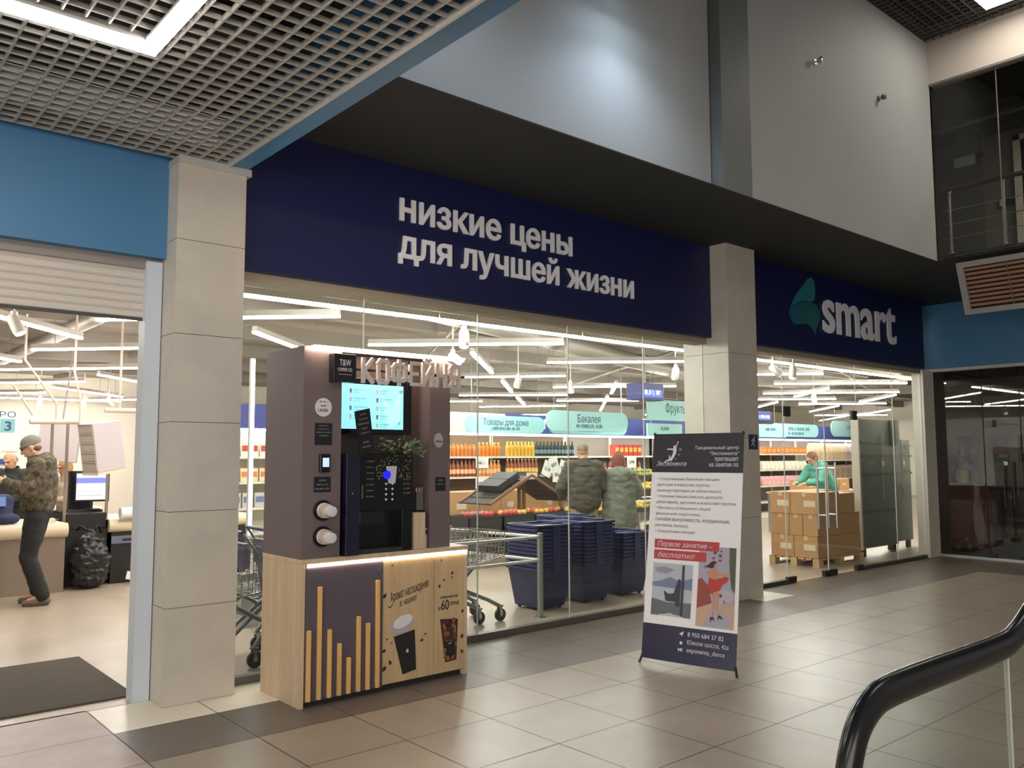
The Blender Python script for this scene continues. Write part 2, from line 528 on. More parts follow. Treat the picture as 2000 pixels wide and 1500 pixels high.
# ================================================================== left opening: blue panel, roller box and shutter
m = MB().box(-2, 1.96, 5.85, 5.95, 2.95, 3.72)
struct(m.build('wall_blue_left', M_blue))
def shutter():
    t = thing('roller_shutter', 'pale slatted roller shutter part lowered above the checkout opening', 'roller shutter', (0.0, 5.97, 2.54))
    MB().box(-1.5, 1.93, 5.93, 6.10, 2.88, 2.955).build('shutter_box', mat('grey_shutter_box', rgb(140, 132, 126), 0.5), t)
    m = MB()
    z = 2.54
    while z < 2.88:
        m.prism([(0, z), (0.010, z + 0.012), (0.012, z + 0.03), (0.008, z + 0.047), (0, z + 0.052), (-0.012, z + 0.05), (-0.012, z)], lambda u, v, d: (d, 5.97 - u, v), -1.5, 1.80)
        z += 0.053
    m.build('shutter_curtain', mat('pale_shutter_slats', rgb(206, 198, 188), 0.5), t)
    MB().box(-1.5, 1.80, 5.955, 5.985, 2.525, 2.545).build('shutter_bottom_bar', mat('dark_bottom_bar', rgb(70, 66, 64), 0.5), t)
    MB().box(1.80, 1.85, 5.93, 6.02, 2.93, 2.90).build('shutter_guide', M_trim, t)
shutter()
# ================================================================== shop glass
def panes():
    sill = MB().box(2.385, 7.95, 5.86, 5.93, 0, 0.055)
    struct(sill.build('trim_glass_sill', mat('grey_sill_profile', rgb(112, 108, 100), 0.4, metal=0.4)))
    xs = [2.385, 3.49, 4.66, 5.786, 6.914, 7.95]
    for i in range(5):
        m = MB().box(xs[i] + .002, xs[i + 1] - .002, 5.885, 5.895, 0.05, 2.88)
        m.mat(1).box(xs[i + 1] - .006, xs[i + 1] + .002, 5.884, 5.896, 0.05, 2.88)
        struct(m.build('window_%d' % (i + 1), [M_glass, mat('pane_edge', rgb(206, 208, 200), 0.3)]))
    # entrance
    m = MB().box(8.513, 9.60, 5.86, 5.93, 0, 0.05).box(11.52, 13.55, 5.86, 5.93, 0, 0.05)
    struct(m.build('trim_entrance_sill', mat('dark_sill_profile', rgb(84, 80, 74), 0.4, metal=0.4)))
    E = mat('pane_edge', (1, 1, 1))
    for k, (a, b, z0, z1) in enumerate([(8.513, 9.61, 0.045, 2.88), (9.62, 11.50, 2.16, 2.88), (11.51, 12.62, 0.045, 2.88), (12.63, 13.60, 0.045, 2.88)]):
        m = MB().box(a, b, 5.885, 5.895, z0, z1)
        m.mat(1).box(b - .005, b + .003, 5.884, 5.896, z0, z1)
        if k == 1: m.box(a, b, 5.884, 5.896, z0 - .003, z0 + .004)
        struct(m.build('window_%d' % (k + 6), [M_glass, E]))
    M_patch = mat('black_patch_fitting', rgb(40, 38, 36), 0.35, metal=0.3)
    for k, (a, b) in enumerate([(9.62, 10.61), (10.62, 11.50)]):
        m = MB().box(a, b, 5.885, 5.895, 0.02, 2.15)
        m.mat(1).box((b if k == 0 else a) - .004, (b if k == 0 else a) + .004, 5.884, 5.896, 0.02, 2.15)
        d = struct(m.build('door_%d' % (k + 1), [M_glass, E]))
        xh = 10.50 if k == 0 else 10.76
        m = MB()
        for y in (5.83, 5.95):
            m.tube([(xh, y, 0.62), (xh, y, 1.50)], 0.014, 10)
        for z in (0.80, 1.42):
            m.tube([(xh, 5.83, z), (xh, 5.95, z)], 0.010, 8)
        h = m.build('door_handle', M_steel, d, smooth=True, autos=40)
        xp = 9.62 if k == 0 else 11.36
        m = MB().box(xp, xp + 0.14, 5.87, 5.91, 2.09, 2.22)
        m.build('hinge', M_patch, d)
        m = MB().box(xp - .02, xp + .16, 5.865, 5.915, 0.004, 0.075)
        m.build('floor_hinge', M_patch, d)
        xc = 10.50 if k == 0 else 10.63
        if k == 0:
            MB().box(10.48, 10.80, 5.865, 5.915, 0.004, 0.075).build('door_lock', M_patch, d)
panes()
# white corner jamb
m = MB().box(13.60, 13.98, 5.84, 6.02, 0, 2.94)
struct(m.build('trim_corner_jamb', mat('pale_corner_jamb', rgb(205, 198, 186), 0.55)))
# ================================================================== right wall: blue band, side shop front
m = MB().box(13.9, 13.98, -4, 6.1, 2.96, 4.0)
m.mat(1).box(13.885, 13.985, -4, 5.98, 2.915, 2.96)
struct(m.build('wall_blue_right', [M_blue, M_trim]))
m = MB().box(13.96, 14.04, -4, 5.84, 0, 0.035)
struct(m.build('trim_side_shop_sill', M_trim))
for k, (a, b) in enumerate([(5.14, 5.84), (4.62, 5.12), (3.0, 4.60)]):
    m = MB().box(13.995, 14.005, a, b, 0.035, 2.92)
    struct(m.build('window_%d' % (10 + k), M_glassd))
m = MB().box(19.1, 19.25, -4, 8.2, 0, 3.2)
struct(m.build('wall_side_shop_back', mat('dim_wall_warm', rgb(128, 114, 102), 0.7)))
m = MB().prism([(14.0, -4), (19.25, -4), (19.25, 8.25), (14.0, 6.0)], lambda u, v, d: (u, v, d), 3.2, 3.3)
struct(m.build('ceiling_side_shop', M_void))
def diag():
    m = MB().bar((14.03, 6.06, 1.75), (19.3, 8.33, 1.75), 0.06, 3.5)
    struct(m.build('wall_partition', M_storewall))
diag()
# ================================================================== store shell
m = MB().box(-2, 34.2, 24.4, 24.6, 0, 3.8)
struct(m.build('wall_store_back', M_storewall))
m = MB().box(34, 34.2, 14.2, 24.6, 0, 3.8)
struct(m.build('wall_store_right', M_storewall))
m = MB().box(-2.2, -2, 6.0, 24.6, 0, 3.8)
struct(m.build('wall_store_left', M_storewall))
m = MB().box(-2, 34.2, 5.9, 24.6, 3.72, 3.8)
for y in (7.9, 10.4, 12.9, 15.4, 18.0, 20.6):
    m.box(-2, 34, y, y + 0.22, 3.50, 3.72)
for x in (0.8, 5.2, 9.6, 14.0, 18.4, 23, 28):
    m.box(x, x + 0.14, 5.9, 24.4, 3.60, 3.72)
struct(m.build('ceiling_store', M_storeceil))
m = MB().tube([(1.2, 6.6, 3.35), (20, 13.2, 3.35)], 0.14, 14).tube([(3.0, 8.2, 3.42), (3.0, 22, 3.42)], 0.10, 12)
o = m.build('ceiling_duct', M_duct, smooth=True, autos=40); struct(o)
m = MB()
for a, b in (((0.6, 7.6, 3.45), (12, 7.6, 3.45)), ((1, 9.5, 3.5), (20, 9.9, 3.5)), ((5.5, 6.5, 3.4), (9.5, 14, 3.4)), ((10, 6.4, 3.4), (15, 15, 3.4)), ((14, 8, 3.45), (30, 14, 3.45))):
    m.tube([a, b], 0.025, 8)
struct(m.build('ceiling_pipes', M_duct))
# ================================================================== coffee kiosk
M_oak = mat('pale_oak_board', rgb(196, 172, 142), 0.5, var=0.16, vscale=2.5, stretch=(9, 9, 0.7))
M_oakd = mat('oak_door_board', rgb(192, 164, 124), 0.5, var=0.12, vscale=2.5, stretch=(9, 9, 0.7))
M_purple = mat('dark_aubergine_board', rgb(88, 78, 88), 0.5)
M_brown = mat('taupe_cabinet_board', rgb(106, 92, 92), 0.5)
M_slat = mat('pine_slat', rgb(222, 176, 106), 0.5, var=0.12, vscale=3, stretch=(6, 6, 0.8))
M_print = mat('black_print', rgb(30, 26, 24), 0.6)
M_bean = mat('coffee_bean_print', rgb(70, 42, 26), 0.6)
M_lid = mat('white_cup_lid', rgb(210, 206, 208), 0.45)
M_warm = emit('warm_led_strip', (1.0, 0.76, 0.54), 24.0)
M_ink = mat('white_ink', rgb(214, 210, 210), 0.6)
M_night = mat('black_panel', rgb(26, 25, 30), 0.35)
M_gloss = mat('black_gloss', rgb(14, 14, 18), 0.15)

def yface(y):       # polygon on a board that faces the hall
    return lambda u, v, d: (u, y - d, v)

def kiosk():
    t = thing('coffee_kiosk', 'self-service coffee kiosk, dark cabinet over an oak counter, standing before the glass', 'kiosk', (3.2, 5.34, 0))
    F = 5.055
    # counter carcass
    MB().box(2.575, 3.875, 5.10, 5.62, 0.0, 0.06).build('plinth', mat('dark_plinth', rgb(44, 40, 40), 0.5), t)
    m = MB().box(2.555, 2.585, F, 5.63, 0.0, 0.905).build('side_panel', M_oak, t)
    MB().box(3.87, 3.90, F, 5.63, 0.0, 0.905).build('side_panel', M_oak, t)
    m = MB().box(2.552, 3.905, F - .012, 5.635, 0.905, 0.935)
    m.build('countertop', M_oak, t, bevel=.003)
    MB().box(2.585, 3.87, 5.60, 5.62, 0.06, 0.905).build('back_panel', M_purple, t)
    MB().box(2.60, 3.895, F - .006, F + .006, 0.884, 0.899).build('led_strip', M_warm, t)
    # left door, dark, with slats
    d = MB().box(2.590, 3.168, F, F + .018, 0.035, 0.88).build('door', M_purple, t)
    xs = [2.611, 2.686, 2.760, 2.833, 2.903, 2.976, 3.048, 3.123]
    hs = [0.484, 0.754, 0.473, 0.374, 0.271, 0.529, 0.476, 0.754]
    for x, h in zip(xs, hs):
        MB().box(x - .013, x + .013, F - .022, F, 0.040, h).build('slat', M_slat, d, bevel=.002)
    MB().lathe([(0.009, 0), (0.009, .006), (0.004, .008)], (3.13, F - .008, 0.83), 12, 'y').build('lock', M_chrome, d)
    # two oak doors with printed cups
    for k, (a, b) in enumerate([(3.172, 3.597), (3.601, 3.868)]):
        d = MB().box(a, b, F, F + .018, 0.045, 0.88).build('door', M_oakd, t)
        MB().lathe([(0.008, 0), (0.008, .006), (0.004, .008)], ((3.24 if k == 0 else 3.66), F - .008, 0.845), 12, 'y').build('lock', M_chrome, d)
        m = MB(); f = yface(F)
        def rot(pts, cx, cz, ang):
            c, s_ = math.cos(ang), math.sin(ang)
            return [(cx + x * c - z * s_, cz + x * s_ + z * c) for x, z in pts]
        nb = [0]
        def bean(x, z, r, a):
            nb[0] += 1
            pts = [(math.cos(q * math.pi / 5) * r, math.sin(q * math.pi / 5) * r * .68) for q in range(10)]
            m.prism(rot(pts, x, z, a), f, .0005, .0016 + .00008 * nb[0])
        if k == 0:
            cup = [(-.088, .115), (.088, .115), (.058, -.16), (-.056, -.16)]
            m.mat(0).prism(rot(cup, 3.365, 0.255, 0.16), f, .0005, .002)
            el = [(math.cos(q * math.pi / 10) * .096, math.sin(q * math.pi / 10) * .058) for q in range(20)]
            m.mat(5).prism(rot(el, 3.330, 0.430, 0.30), f, .0005, .002)
            m.mat(3).prism(rot([(x * .86, z * .7) for x, z in el], 3.334, 0.450, 0.30), f, .002, .003)
            m.mat(2).prism(rot([(-.014, 0), (0, .013), (.012, .008), (.002, .002), (.014, -.002), (0, -.014), (-.012, -.008), (-.002, -.003)], 3.372, 0.245, 0.1), f, .002, .003)
            m.mat(1)
            for (x, z, r, a) in ((3.184, .640, .018, 1), (3.182, .270, .016, .4), (3.184, .150, .02, .8), (3.232, .185, .016, 2), (3.205, .345, .008, 0), (3.243, .315, .007, 0), (3.495, .300, .014, .3), (3.525, .340, .009, .5)):
                bean(x, z, r, a)
            m.mat(0).text('Аромат наслаждения', (3.235, F - .0005, 0.595), Vector((.97, 0, .22)).normalized(), Vector((-.22, 0, .97)).normalized(), width=.33, depth=.001, shear=.35, height=.062)
            m.text('в чашке!', (3.31, F - .0005, 0.555), Vector((.97, 0, .22)).normalized(), Vector((-.22, 0, .97)).normalized(), width=.15, depth=.001, shear=.35, height=.042)
            m.prism([(3.205, .575), (3.225, .550), (3.25, .572), (3.256, .60), (3.248, .578), (3.227, .56)], f, .0005, .001)
        else:
            cup = [(-.078, .15), (.082, .125), (.052, -.165), (-.050, -.165)]
            m.mat(1).prism(rot(cup, 3.740, 0.280, 0.06), f, .0005, .0015)
            random.seed(4)
            for q in range(44):
                v = random.uniform(-.15, .13); wd = .045 + (v + .15) * .09
                m.mat(random.choice([0, 4, 4, 1])); bean(3.742 + random.uniform(-wd, wd), .28 + v, .016, random.uniform(0, 3))
            m.mat(0).prism(rot([(-.042, .0), (.042, -.01), (.034, -.11), (-.032, -.105)], 3.740, .265, .06), f, .002, .0065)
            m.mat(2).prism([(3.728, .245), (3.752, .252), (3.750, .246), (3.728, .239)], f, .005, .0072)
            m.mat(1)
            for (x, z, r, a) in ((3.645, .66, .012, 1), (3.685, .70, .008, .4), (3.76, .745, .012, .8), (3.76, .715, .007, .8), (3.85, .28, .015, 1), (3.85, .17, .013, 2), (3.855, .46, .012, 1)):
                bean(x, z, r, a)
            m.mat(0).text('АРОМАТНЫЙ КОФЕ', (3.655, F - .0005, .568), XD, ZD, width=.16, depth=.001, height=.022, off=.01)
            m.text('за', (3.635, F - .0005, .492), XD, ZD, width=.024, depth=.001, height=.02, off=.01)
            m.text('60', (3.664, F - .0005, .488), XD, ZD, width=.068, depth=.001, height=.07, off=.005)
            m.text('СЕКУНД', (3.738, F - .0005, .515), XD, ZD, width=.085, depth=.001, height=.024, off=.015)
        o = m.build('door_print', [M_print, M_bean, M_lid, M_ink, mat('copper_print', rgb(150, 92, 52), .6), mat('lilac_lid_print', rgb(168, 162, 176), .6)], d)
    # upper cabinet
    U = 5.065
    MB().box(2.555, 2.58, U, 5.63, 0.935, 2.325).build('side_panel', M_brown, t)
    MB().box(3.735, 3.76, U + .02, 5.63, 0.935, 2.30).build('side_panel', M_brown, t)
    MB().box(2.58, 3.735, 5.60, 5.63, 0.935, 2.31).build('back_panel', M_brown, t)
    MB().box(2.558, 3.757, U + .03, 5.63, 2.31, 2.33).build('cabinet_top', M_brown, t)
    post = MB().box(2.58, 2.835, U, U + .02, 0.935, 2.322).build('front_post', M_brown, t)
    MB().box(2.815, 2.835, U + .02, 5.60, 0.935, 2.31).build('front_post', M_purple, t)
    rp = MB().box(3.575, 3.735, U + .02, U + .04, 0.935, 2.31).box(3.575, 3.595, U + .04, 5.60, .935, 2.31).build('front_post', M_brown, t)
    MB().box(2.835, 3.575, U + .16, U + .18, 0.935, 2.31).build('recess_panel', mat('recess_board', rgb(80, 64, 58), .5), t)
    MB().box(2.56, 3.85, U - .035, U - .020, 2.305, 2.322).box(2.60, 3.84, U - .06, U + .03, 2.322, 2.33).build('led_strip', emit('top_led_strip', (1.0, .80, .62), 9.0), t)
    # stickers and small signs on the posts
    m = MB().lathe([(.062, 0), (.062, .002)], (2.700, U - .002, 1.925), 28, 'y')
    m.mat(1).strokes((2.70, U - .0025, 1.958), XD, ZD, .06, .009, .0006, 'c', 1)
    m.strokes((2.70, U - .0025, 1.930), XD, ZD, .04, .010, .0006, 'c', 2)
    m.strokes((2.70, U - .0025, 1.895), XD, ZD, .08, .020, .0006, 'c', 3)
    m.build('sticker', [M_lid, M_print], post)
    def plate(x0, x1, z0, z1, lines, parent=post, y=U, mt=None):
        m = MB().box(x0, x1, y - .004, y, z0, z1)
        n = len(lines); hgt = (z1 - z0) / (n + .6)
        for i, s in enumerate(lines):
            if s: m.mat(1).strokes(((x0 + x1) / 2, y - .0042, z1 - hgt * (i + 1.0)), XD, ZD, (x1 - x0) * (.5 + .35 * ((i * 7) % 3) / 2), hgt * .36, .0006, 'c', i + n)
        return m.build('sign_plate', [mt or M_night, mat('grey_ink', rgb(132, 130, 138), .6)], parent)
    plate(2.640, 2.765, 1.675, 1.82, [1, 1, 1, 1, 0, 0])
    plate(2.640, 2.760, 1.365, 1.465, [1, 1, 1])
    tm = MB().box(2.672, 2.745, U - .022, U, 1.495, 1.615).build('card_terminal', M_gloss, post, bevel=.004)
    MB().box(2.690, 2.736, U - .024, U - .021, 1.53, 1.59).build('terminal_screen', emit('terminal_glow', (.55, .65, 1.0), .5), tm)
    for z in (1.245, 1.075):
        c = MB().lathe([(.068, 0), (.068, .012), (.050, .014), (.050, 0)], (2.705, U - .012, z), 26, 'y').build('cup_dispenser', M_gloss, post, smooth=True, autos=35)
        m = MB().lathe([(.046, 0), (.047, -.03), (.047, -.055)], (2.705, U - .010, z), 24, 'y')
        m.build('cup_stack', mat('kraft_cup', rgb(196, 176, 160), .6), c, smooth=True, autos=35)
        m = MB().lathe([(.047, 0), (.050, -.004), (.050, -.018), (.047, -.02)], (2.705, U - .012, z), 24, 'y')
        m.build('dispenser_ring', M_lid, c, smooth=True, autos=35)
        m = MB().lathe([(.030, -.052), (.036, -.058), (.034, -.11), (.025, -.112)], (2.712, U - .012, z - .002), 24, 'y')
        m.build('cup_lid', M_lid, c, smooth=True, autos=35)
    m = MB().lathe([(.040, 0), (.040, .002)], (3.655, U + .018, 1.715), 24, 'y')
    for i in range(len(m.v)):
        x, y, z = m.v[i]; m.v[i] = (x, y, 1.715 + (z - 1.715) * 1.35)
    m.mat(1).strokes((3.655, U + .0175, 1.70), XD, ZD, .05, .014, .0006, 'c', 5)
    m.build('sticker', [mat('grey_sticker', rgb(168, 160, 156), .5), M_print], rp)
    plate(3.628, 3.715, 1.345, 1.445, [1, 1, 0], rp, U + .02)
    # menu television
    tv = MB().box(2.845, 3.47, U + .10, U + .15, 1.755, 2.15).build('menu_television', M_gloss, t, bevel=.005)
    m = MB().box(2.880, 3.395, U + .098, U + .101, 1.79, 2.105)
    random.seed(3)
    for cx, n in ((2.96, 4), (3.175, 5)):
        for i in range(n):
            z = 2.07 - i * .060
            m.mat(1 + (i + n) % 2).prism([(cx - .009, z), (cx + .009, z), (cx + .006, z - .03), (cx - .006, z - .03)], yface(U + .098), .0005, .001)
            m.mat(3).strokes((cx + .025, U + .0978, z - .012), XD, ZD, .07 + .02 * (i % 3), .010, .0004, 'l', i + n)
            m.strokes((cx + .025, U + .0978, z - .028), XD, ZD, .05, .006, .0004, 'l', i + 9)
    m.mat(4).prism([(3.20, 2.03), (3.30, 1.95), (3.38, 2.09), (3.36, 1.83), (3.27, 1.80)], yface(U + .098), .0003, .0006)
    m.mat(5).prism([(3.355, 2.07), (3.392, 2.08), (3.39, 2.055), (3.365, 2.05)], yface(U + .098), .0005, .001).prism([(3.34, 1.83), (3.37, 1.85), (3.365, 1.825)], yface(U + .098), .0005, .001)
    SC = emit('screen_glow', (0.30, 0.78, .92), .5)
    m.build('television_screen', [SC, emit('screen_cup_dark', (.08, .10, .16), .5), emit('screen_cup_brown', (.45, .28, .26), .6), emit('screen_text', (.18, .45, .50), .25), emit('screen_pale', (.42, .76, .95), .5), emit('screen_leaf', (.15, .40, .40), .5)], tv)
    # wooden letters of the word, each one a piece
    rail = MB().bar((2.92, 5.04, 2.19), (3.86, 5.04, 2.19), .014).bar((2.99, 5.04, 2.19), (2.99, 5.075, 2.19), .01).bar((3.7, 5.04, 2.19), (3.7, 5.085, 2.19), .01).build('letter_rail', M_night, t)
    M_let = mat('wooden_letters', rgb(204, 190, 184), .45)
    x = 2.955
    # strokes of each letter on a unit box: (x0, z0, x1, z1, thickness)
    STROKES = {
        'К': [(0, 0, 0, 1), (.06, .48, .92, 1), (.06, .52, .95, 0)],
        'О': [(0, .12, 0, .88), (1, .12, 1, .88), (0, .88, .18, 1), (.18, 1, .82, 1), (.82, 1, 1, .88), (0, .12, .18, 0), (.18, 0, .82, 0), (.82, 0, 1, .12)],
        'Ф': [(.5, -.04, .5, 1.04), (0, .28, 0, .74), (1, .28, 1, .74), (0, .74, .16, .86), (.16, .86, .84, .86), (.84, .86, 1, .74), (0, .28, .16, .16), (.16, .16, .84, .16), (.84, .16, 1, .28)],
        'Е': [(0, 0, 0, 1), (0, 1, 1, 1), (0, .5, .85, .5), (0, 0, 1, 0)],
        'Й': [(0, 0, 0, 1), (1, 0, 1, 1), (0, .08, 1, .92), (.28, 1.2, .5, 1.13), (.5, 1.13, .72, 1.2)],
        'Н': [(0, 0, 0, 1), (1, 0, 1, 1), (0, .5, 1, .5)],
        'Я': [(1, 0, 1, 1), (1, 1, .2, 1), (.2, 1, 0, .86), (0, .86, 0, .62), (0, .62, .2, .48), (.2, .48, 1, .48), (.55, .48, 0, 0)],
    }
    for ch in 'КОФЕЙНЯ':
        wd = .098 if ch == 'Ф' else .066 if ch == 'Е' else .076
        m = MB(); tk = .024
        for (x0, z0, x1, z1) in STROKES[ch]:
            A = Vector((x + tk / 2 + x0 * wd, 5.011, 2.110 + z0 * .152)); B = Vector((x + tk / 2 + x1 * wd, 5.011, 2.110 + z1 * .152))
            d = (B - A).normalized() * tk * .5
            m.bar(A - d, B + d, .022 + .0016 * len(m.v) / 8, tk)
        m.build('word_letter', M_let, t); x += wd + tk + .021
    b = MB().box(2.735, 2.905, 4.995, 5.065, 2.095, 2.285).build('brand_box', M_night, t, bevel=.004)
    m = MB().text('T&W', (2.82, 4.9945, 2.205), XD, ZD, width=.085, depth=.001, align='c', height=.042, off=.008)
    m.text('COFFEE CO.', (2.82, 4.9945, 2.168), XD, ZD, width=.11, depth=.001, align='c', height=.022, off=.008)
    m.box(2.77, 2.87, 4.994, 4.9948, 2.145, 2.147)
    m.build('brand_lettering', M_ink, b)
kiosk()

def coffee_machine():
    t = thing('coffee_machine', 'black bean-to-cup coffee machine with a keypad inside the kiosk recess', 'coffee machine', (3.13, 5.14, .935))
    MB().box(2.86, 2.965, 5.03, 5.20, .936, 1.62).build('side_housing', mat('dark_blue_black', rgb(24, 24, 44), .35), t, bevel=.004)
    b = MB().box(2.967, 3.415, 5.06, 5.20, 1.225, 1.62).box(2.967, 3.415, 5.16, 5.20, .936, 1.23).box(3.33, 3.415, 5.07, 5.17, .936, 1.23).build('body', M_gloss, t, bevel=.004)
    MB().lathe([(.006, 0), (.006, .004)], (2.905, 5.026, 1.35), 10, 'y').build('lock', M_chrome, t)
    m = MB().box(2.985, 3.40, 5.055, 5.0605, 1.27, 1.61)
    f = yface(5.0548)
    random.seed(9)
    for q in range(120):
        x = random.uniform(3.10, 3.395); z = random.uniform(1.44, 1.605)
        if (x - 3.13) + (1.6 - z) < .04: continue
        r = random.uniform(.006, .012); a = random.uniform(0, 3)
        m.mat(random.choice([1, 2, 3, 1])).prism([(x + math.cos(a) * r, z + math.sin(a) * r), (x - math.sin(a) * r * .4, z + math.cos(a) * r * .4), (x - math.cos(a) * r, z - math.sin(a) * r), (x + math.sin(a) * r * .4, z - math.cos(a) * r * .4)], f, .0, .0004)
    m.mat(4).prism([(3.185, 1.53), (3.275, 1.53), (3.262, 1.41), (3.205, 1.41)], f, .0006, .001)
    for q in range(6):
        m.mat(1).prism([(2.99, 1.32 + q * .014), (3.005, 1.335 + q * .014), (3.0, 1.31 + q * .014)], f, .0, .0005)
    m.mat(5)
    for i, s in enumerate([1] * 7):
        m.strokes((3.03, 5.0547, 1.56 - i * .04), XD, ZD, .06, .009, .0003, 'l', i + 3)
    for i in range(4):
        m.strokes((3.33, 5.0547, 1.43 - i * .032), XD, ZD, .055, .011, .0003, 'l', i + 30)
    m.build('front_panel', [M_gloss, mat('leaf_print', rgb(120, 118, 66), .5), mat('leaf_print_dark', rgb(72, 76, 44), .5), mat('flower_print', rgb(150, 110, 96), .5), mat('cup_print', rgb(196, 192, 200), .5), mat('dim_ink', rgb(120, 120, 112), .6)], b)
    MB().lathe([(.030, 0), (.030, .004)], (3.192, 5.050, 1.470), 20, 'y').build('display', emit('blue_display', (.005, .01, 1.0), .7), b)
    for i in range(4):
        for j in range(2):
            MB().lathe([(.008, 0), (.007, .005)], (3.185 + j * .052, 5.050, 1.408 - i * .036), 12, 'y').build('button', M_ink, b)
    MB().box(2.985, 3.33, 5.07, 5.165, .938, .965).build('drip_tray', mat('drip_tray', rgb(70, 70, 74), .3, metal=.6), t)
    MB().box(3.0, 3.2, 5.09, 5.15, 1.13, 1.225).build('spout', M_night, t, bevel=.005)
coffee_machine()
def small_kiosk_things():
    m = MB().obox((0, 0, 0), (.155, .006, .27), Matrix.Identity(3))
    t = thing('menu_board', 'small tilted dark menu board in front of the television screen', 'menu board', (3.01, 5.02, 1.62), local=True)
    t.rotation_euler = (0.05, -0.20, 0.15)
    bd = MB().box(-.065, .065, -.003, .003, 0, .30).build('board', M_night, t)
    for i, s in enumerate([1, 1, 1, 1, 1, 0, 1, 1]):
        if s: MB().strokes((0, -.0032, .265 - i * .032), XD, ZD, .05 + .02 * (i % 3), .010, .0005, 'c', i + 50).build('text_line', mat('grey_ink', (0, 0, 0)), bd)
    MB().bar((0, .003, .1), (0, .02, 0.0), .012).build('stand', M_night, t)
    # artificial plant lying on the machine
    t = thing('trailing_plant', 'leafy green plant on top of the coffee machine', 'plant', (3.34, 5.13, 1.62))
    leaf = [mat('leaf_green', rgb(88, 102, 62), .5), mat('leaf_dark_green', rgb(48, 62, 44), .5), mat('leaf_pale_green', rgb(124, 132, 96), .5)]
    m = MB(); random.seed(12)
    for q in range(150):
        a = random.uniform(0, 6.28); el = random.uniform(-.5, 1.2)
        r = random.uniform(.02, .16)
        c = Vector((3.34 + math.cos(a) * r * 1.0, 5.08 + math.sin(a) * r * .40, 1.645 + math.sin(el) * r * .6 * (1 if el > 0 else 1.1)))
        d = Vector((math.cos(a), math.sin(a) * .5 - .3, random.uniform(-.6, .8))).normalized()
        s = d.cross(Vector((random.uniform(-1, 1), random.uniform(-1, 1), 1))).normalized()
        L = random.uniform(.04, .08); W = L * .2; n = d.cross(s) * .006
        m.mat(q % 3).add([c, c + d * L * .45 + s * W + n, c + d * L, c + d * L * .45 - s * W + n, c + d * L * .45 - n], [(0, 1, 4), (1, 2, 4), (2, 3, 4), (3, 0, 4)])
    m.build('leaves', leaf, t)
    m = MB()
    for q in range(9):
        a = q * .7
        m.tube([(3.34, 5.10, 1.62), (3.34 + math.cos(a) * .06, 5.08 + math.sin(a) * .03, 1.66), (3.34 + math.cos(a) * .13, 5.07 + math.sin(a) * .05, 1.66 + .02 * math.sin(q))], .002, 5)
    m.build('stems', leaf[1], t)
    # wooden stirrer box, cup rack, soap bottle
    t = thing('wooden_caddy', 'tall pale wooden caddy on the kiosk counter right of the coffee machine', 'caddy', (3.485, 5.10, .936))
    MB().box(3.43, 3.525, 5.06, 5.15, .936, 1.195).build('box', M_oak, t, bevel=.003)
    t = thing('stirrer_rack', 'clear rack with wooden stirrers hanging behind the wooden caddy', 'rack', (3.545, 5.19, 1.1), )
    MB().box(3.50, 3.572, 5.15, 5.22, 1.20, 1.206).box(3.50, 3.504, 5.15, 5.22, 1.2, 1.34).box(3.568, 3.572, 5.15, 5.22, 1.2, 1.34).box(3.50, 3.572, 5.15, 5.154, 1.2, 1.34).box(3.50, 3.572, 5.216, 5.224, .96, 1.34).build('holder', mat('smoky_acrylic', rgb(110, 104, 100), .2), t)
    m = MB()
    for q in range(9):
        x = 3.508 + q * .0068
        m.box(x, x + .005, 5.162 + .005 * (q % 4), 5.166 + .005 * (q % 4), 1.207, 1.36 + .006 * (q % 3))
    m.build('stirrers', mat('stirrer_wood', rgb(200, 180, 150), .6), t)
    t = thing('soap_bottle', 'white pump bottle on the kiosk counter beside the right post', 'bottle', (3.555, 5.03 + .09, .936))
    MB().lathe([(.020, 0), (.023, .004), (.023, .085), (.012, .10), (.010, .108)], (3.555, 5.12, .936), 16).build('body', mat('white_bottle', rgb(190, 184, 174), .4), t, smooth=True, autos=40)
    MB().lathe([(.010, .108), (.010, .118), (.003, .12), (.003, .14)], (3.555, 5.12, .936), 12).bar((3.555, 5.122, 1.076), (3.555, 5.09, 1.072), .008).build('pump', M_lid, t)
small_kiosk_things()
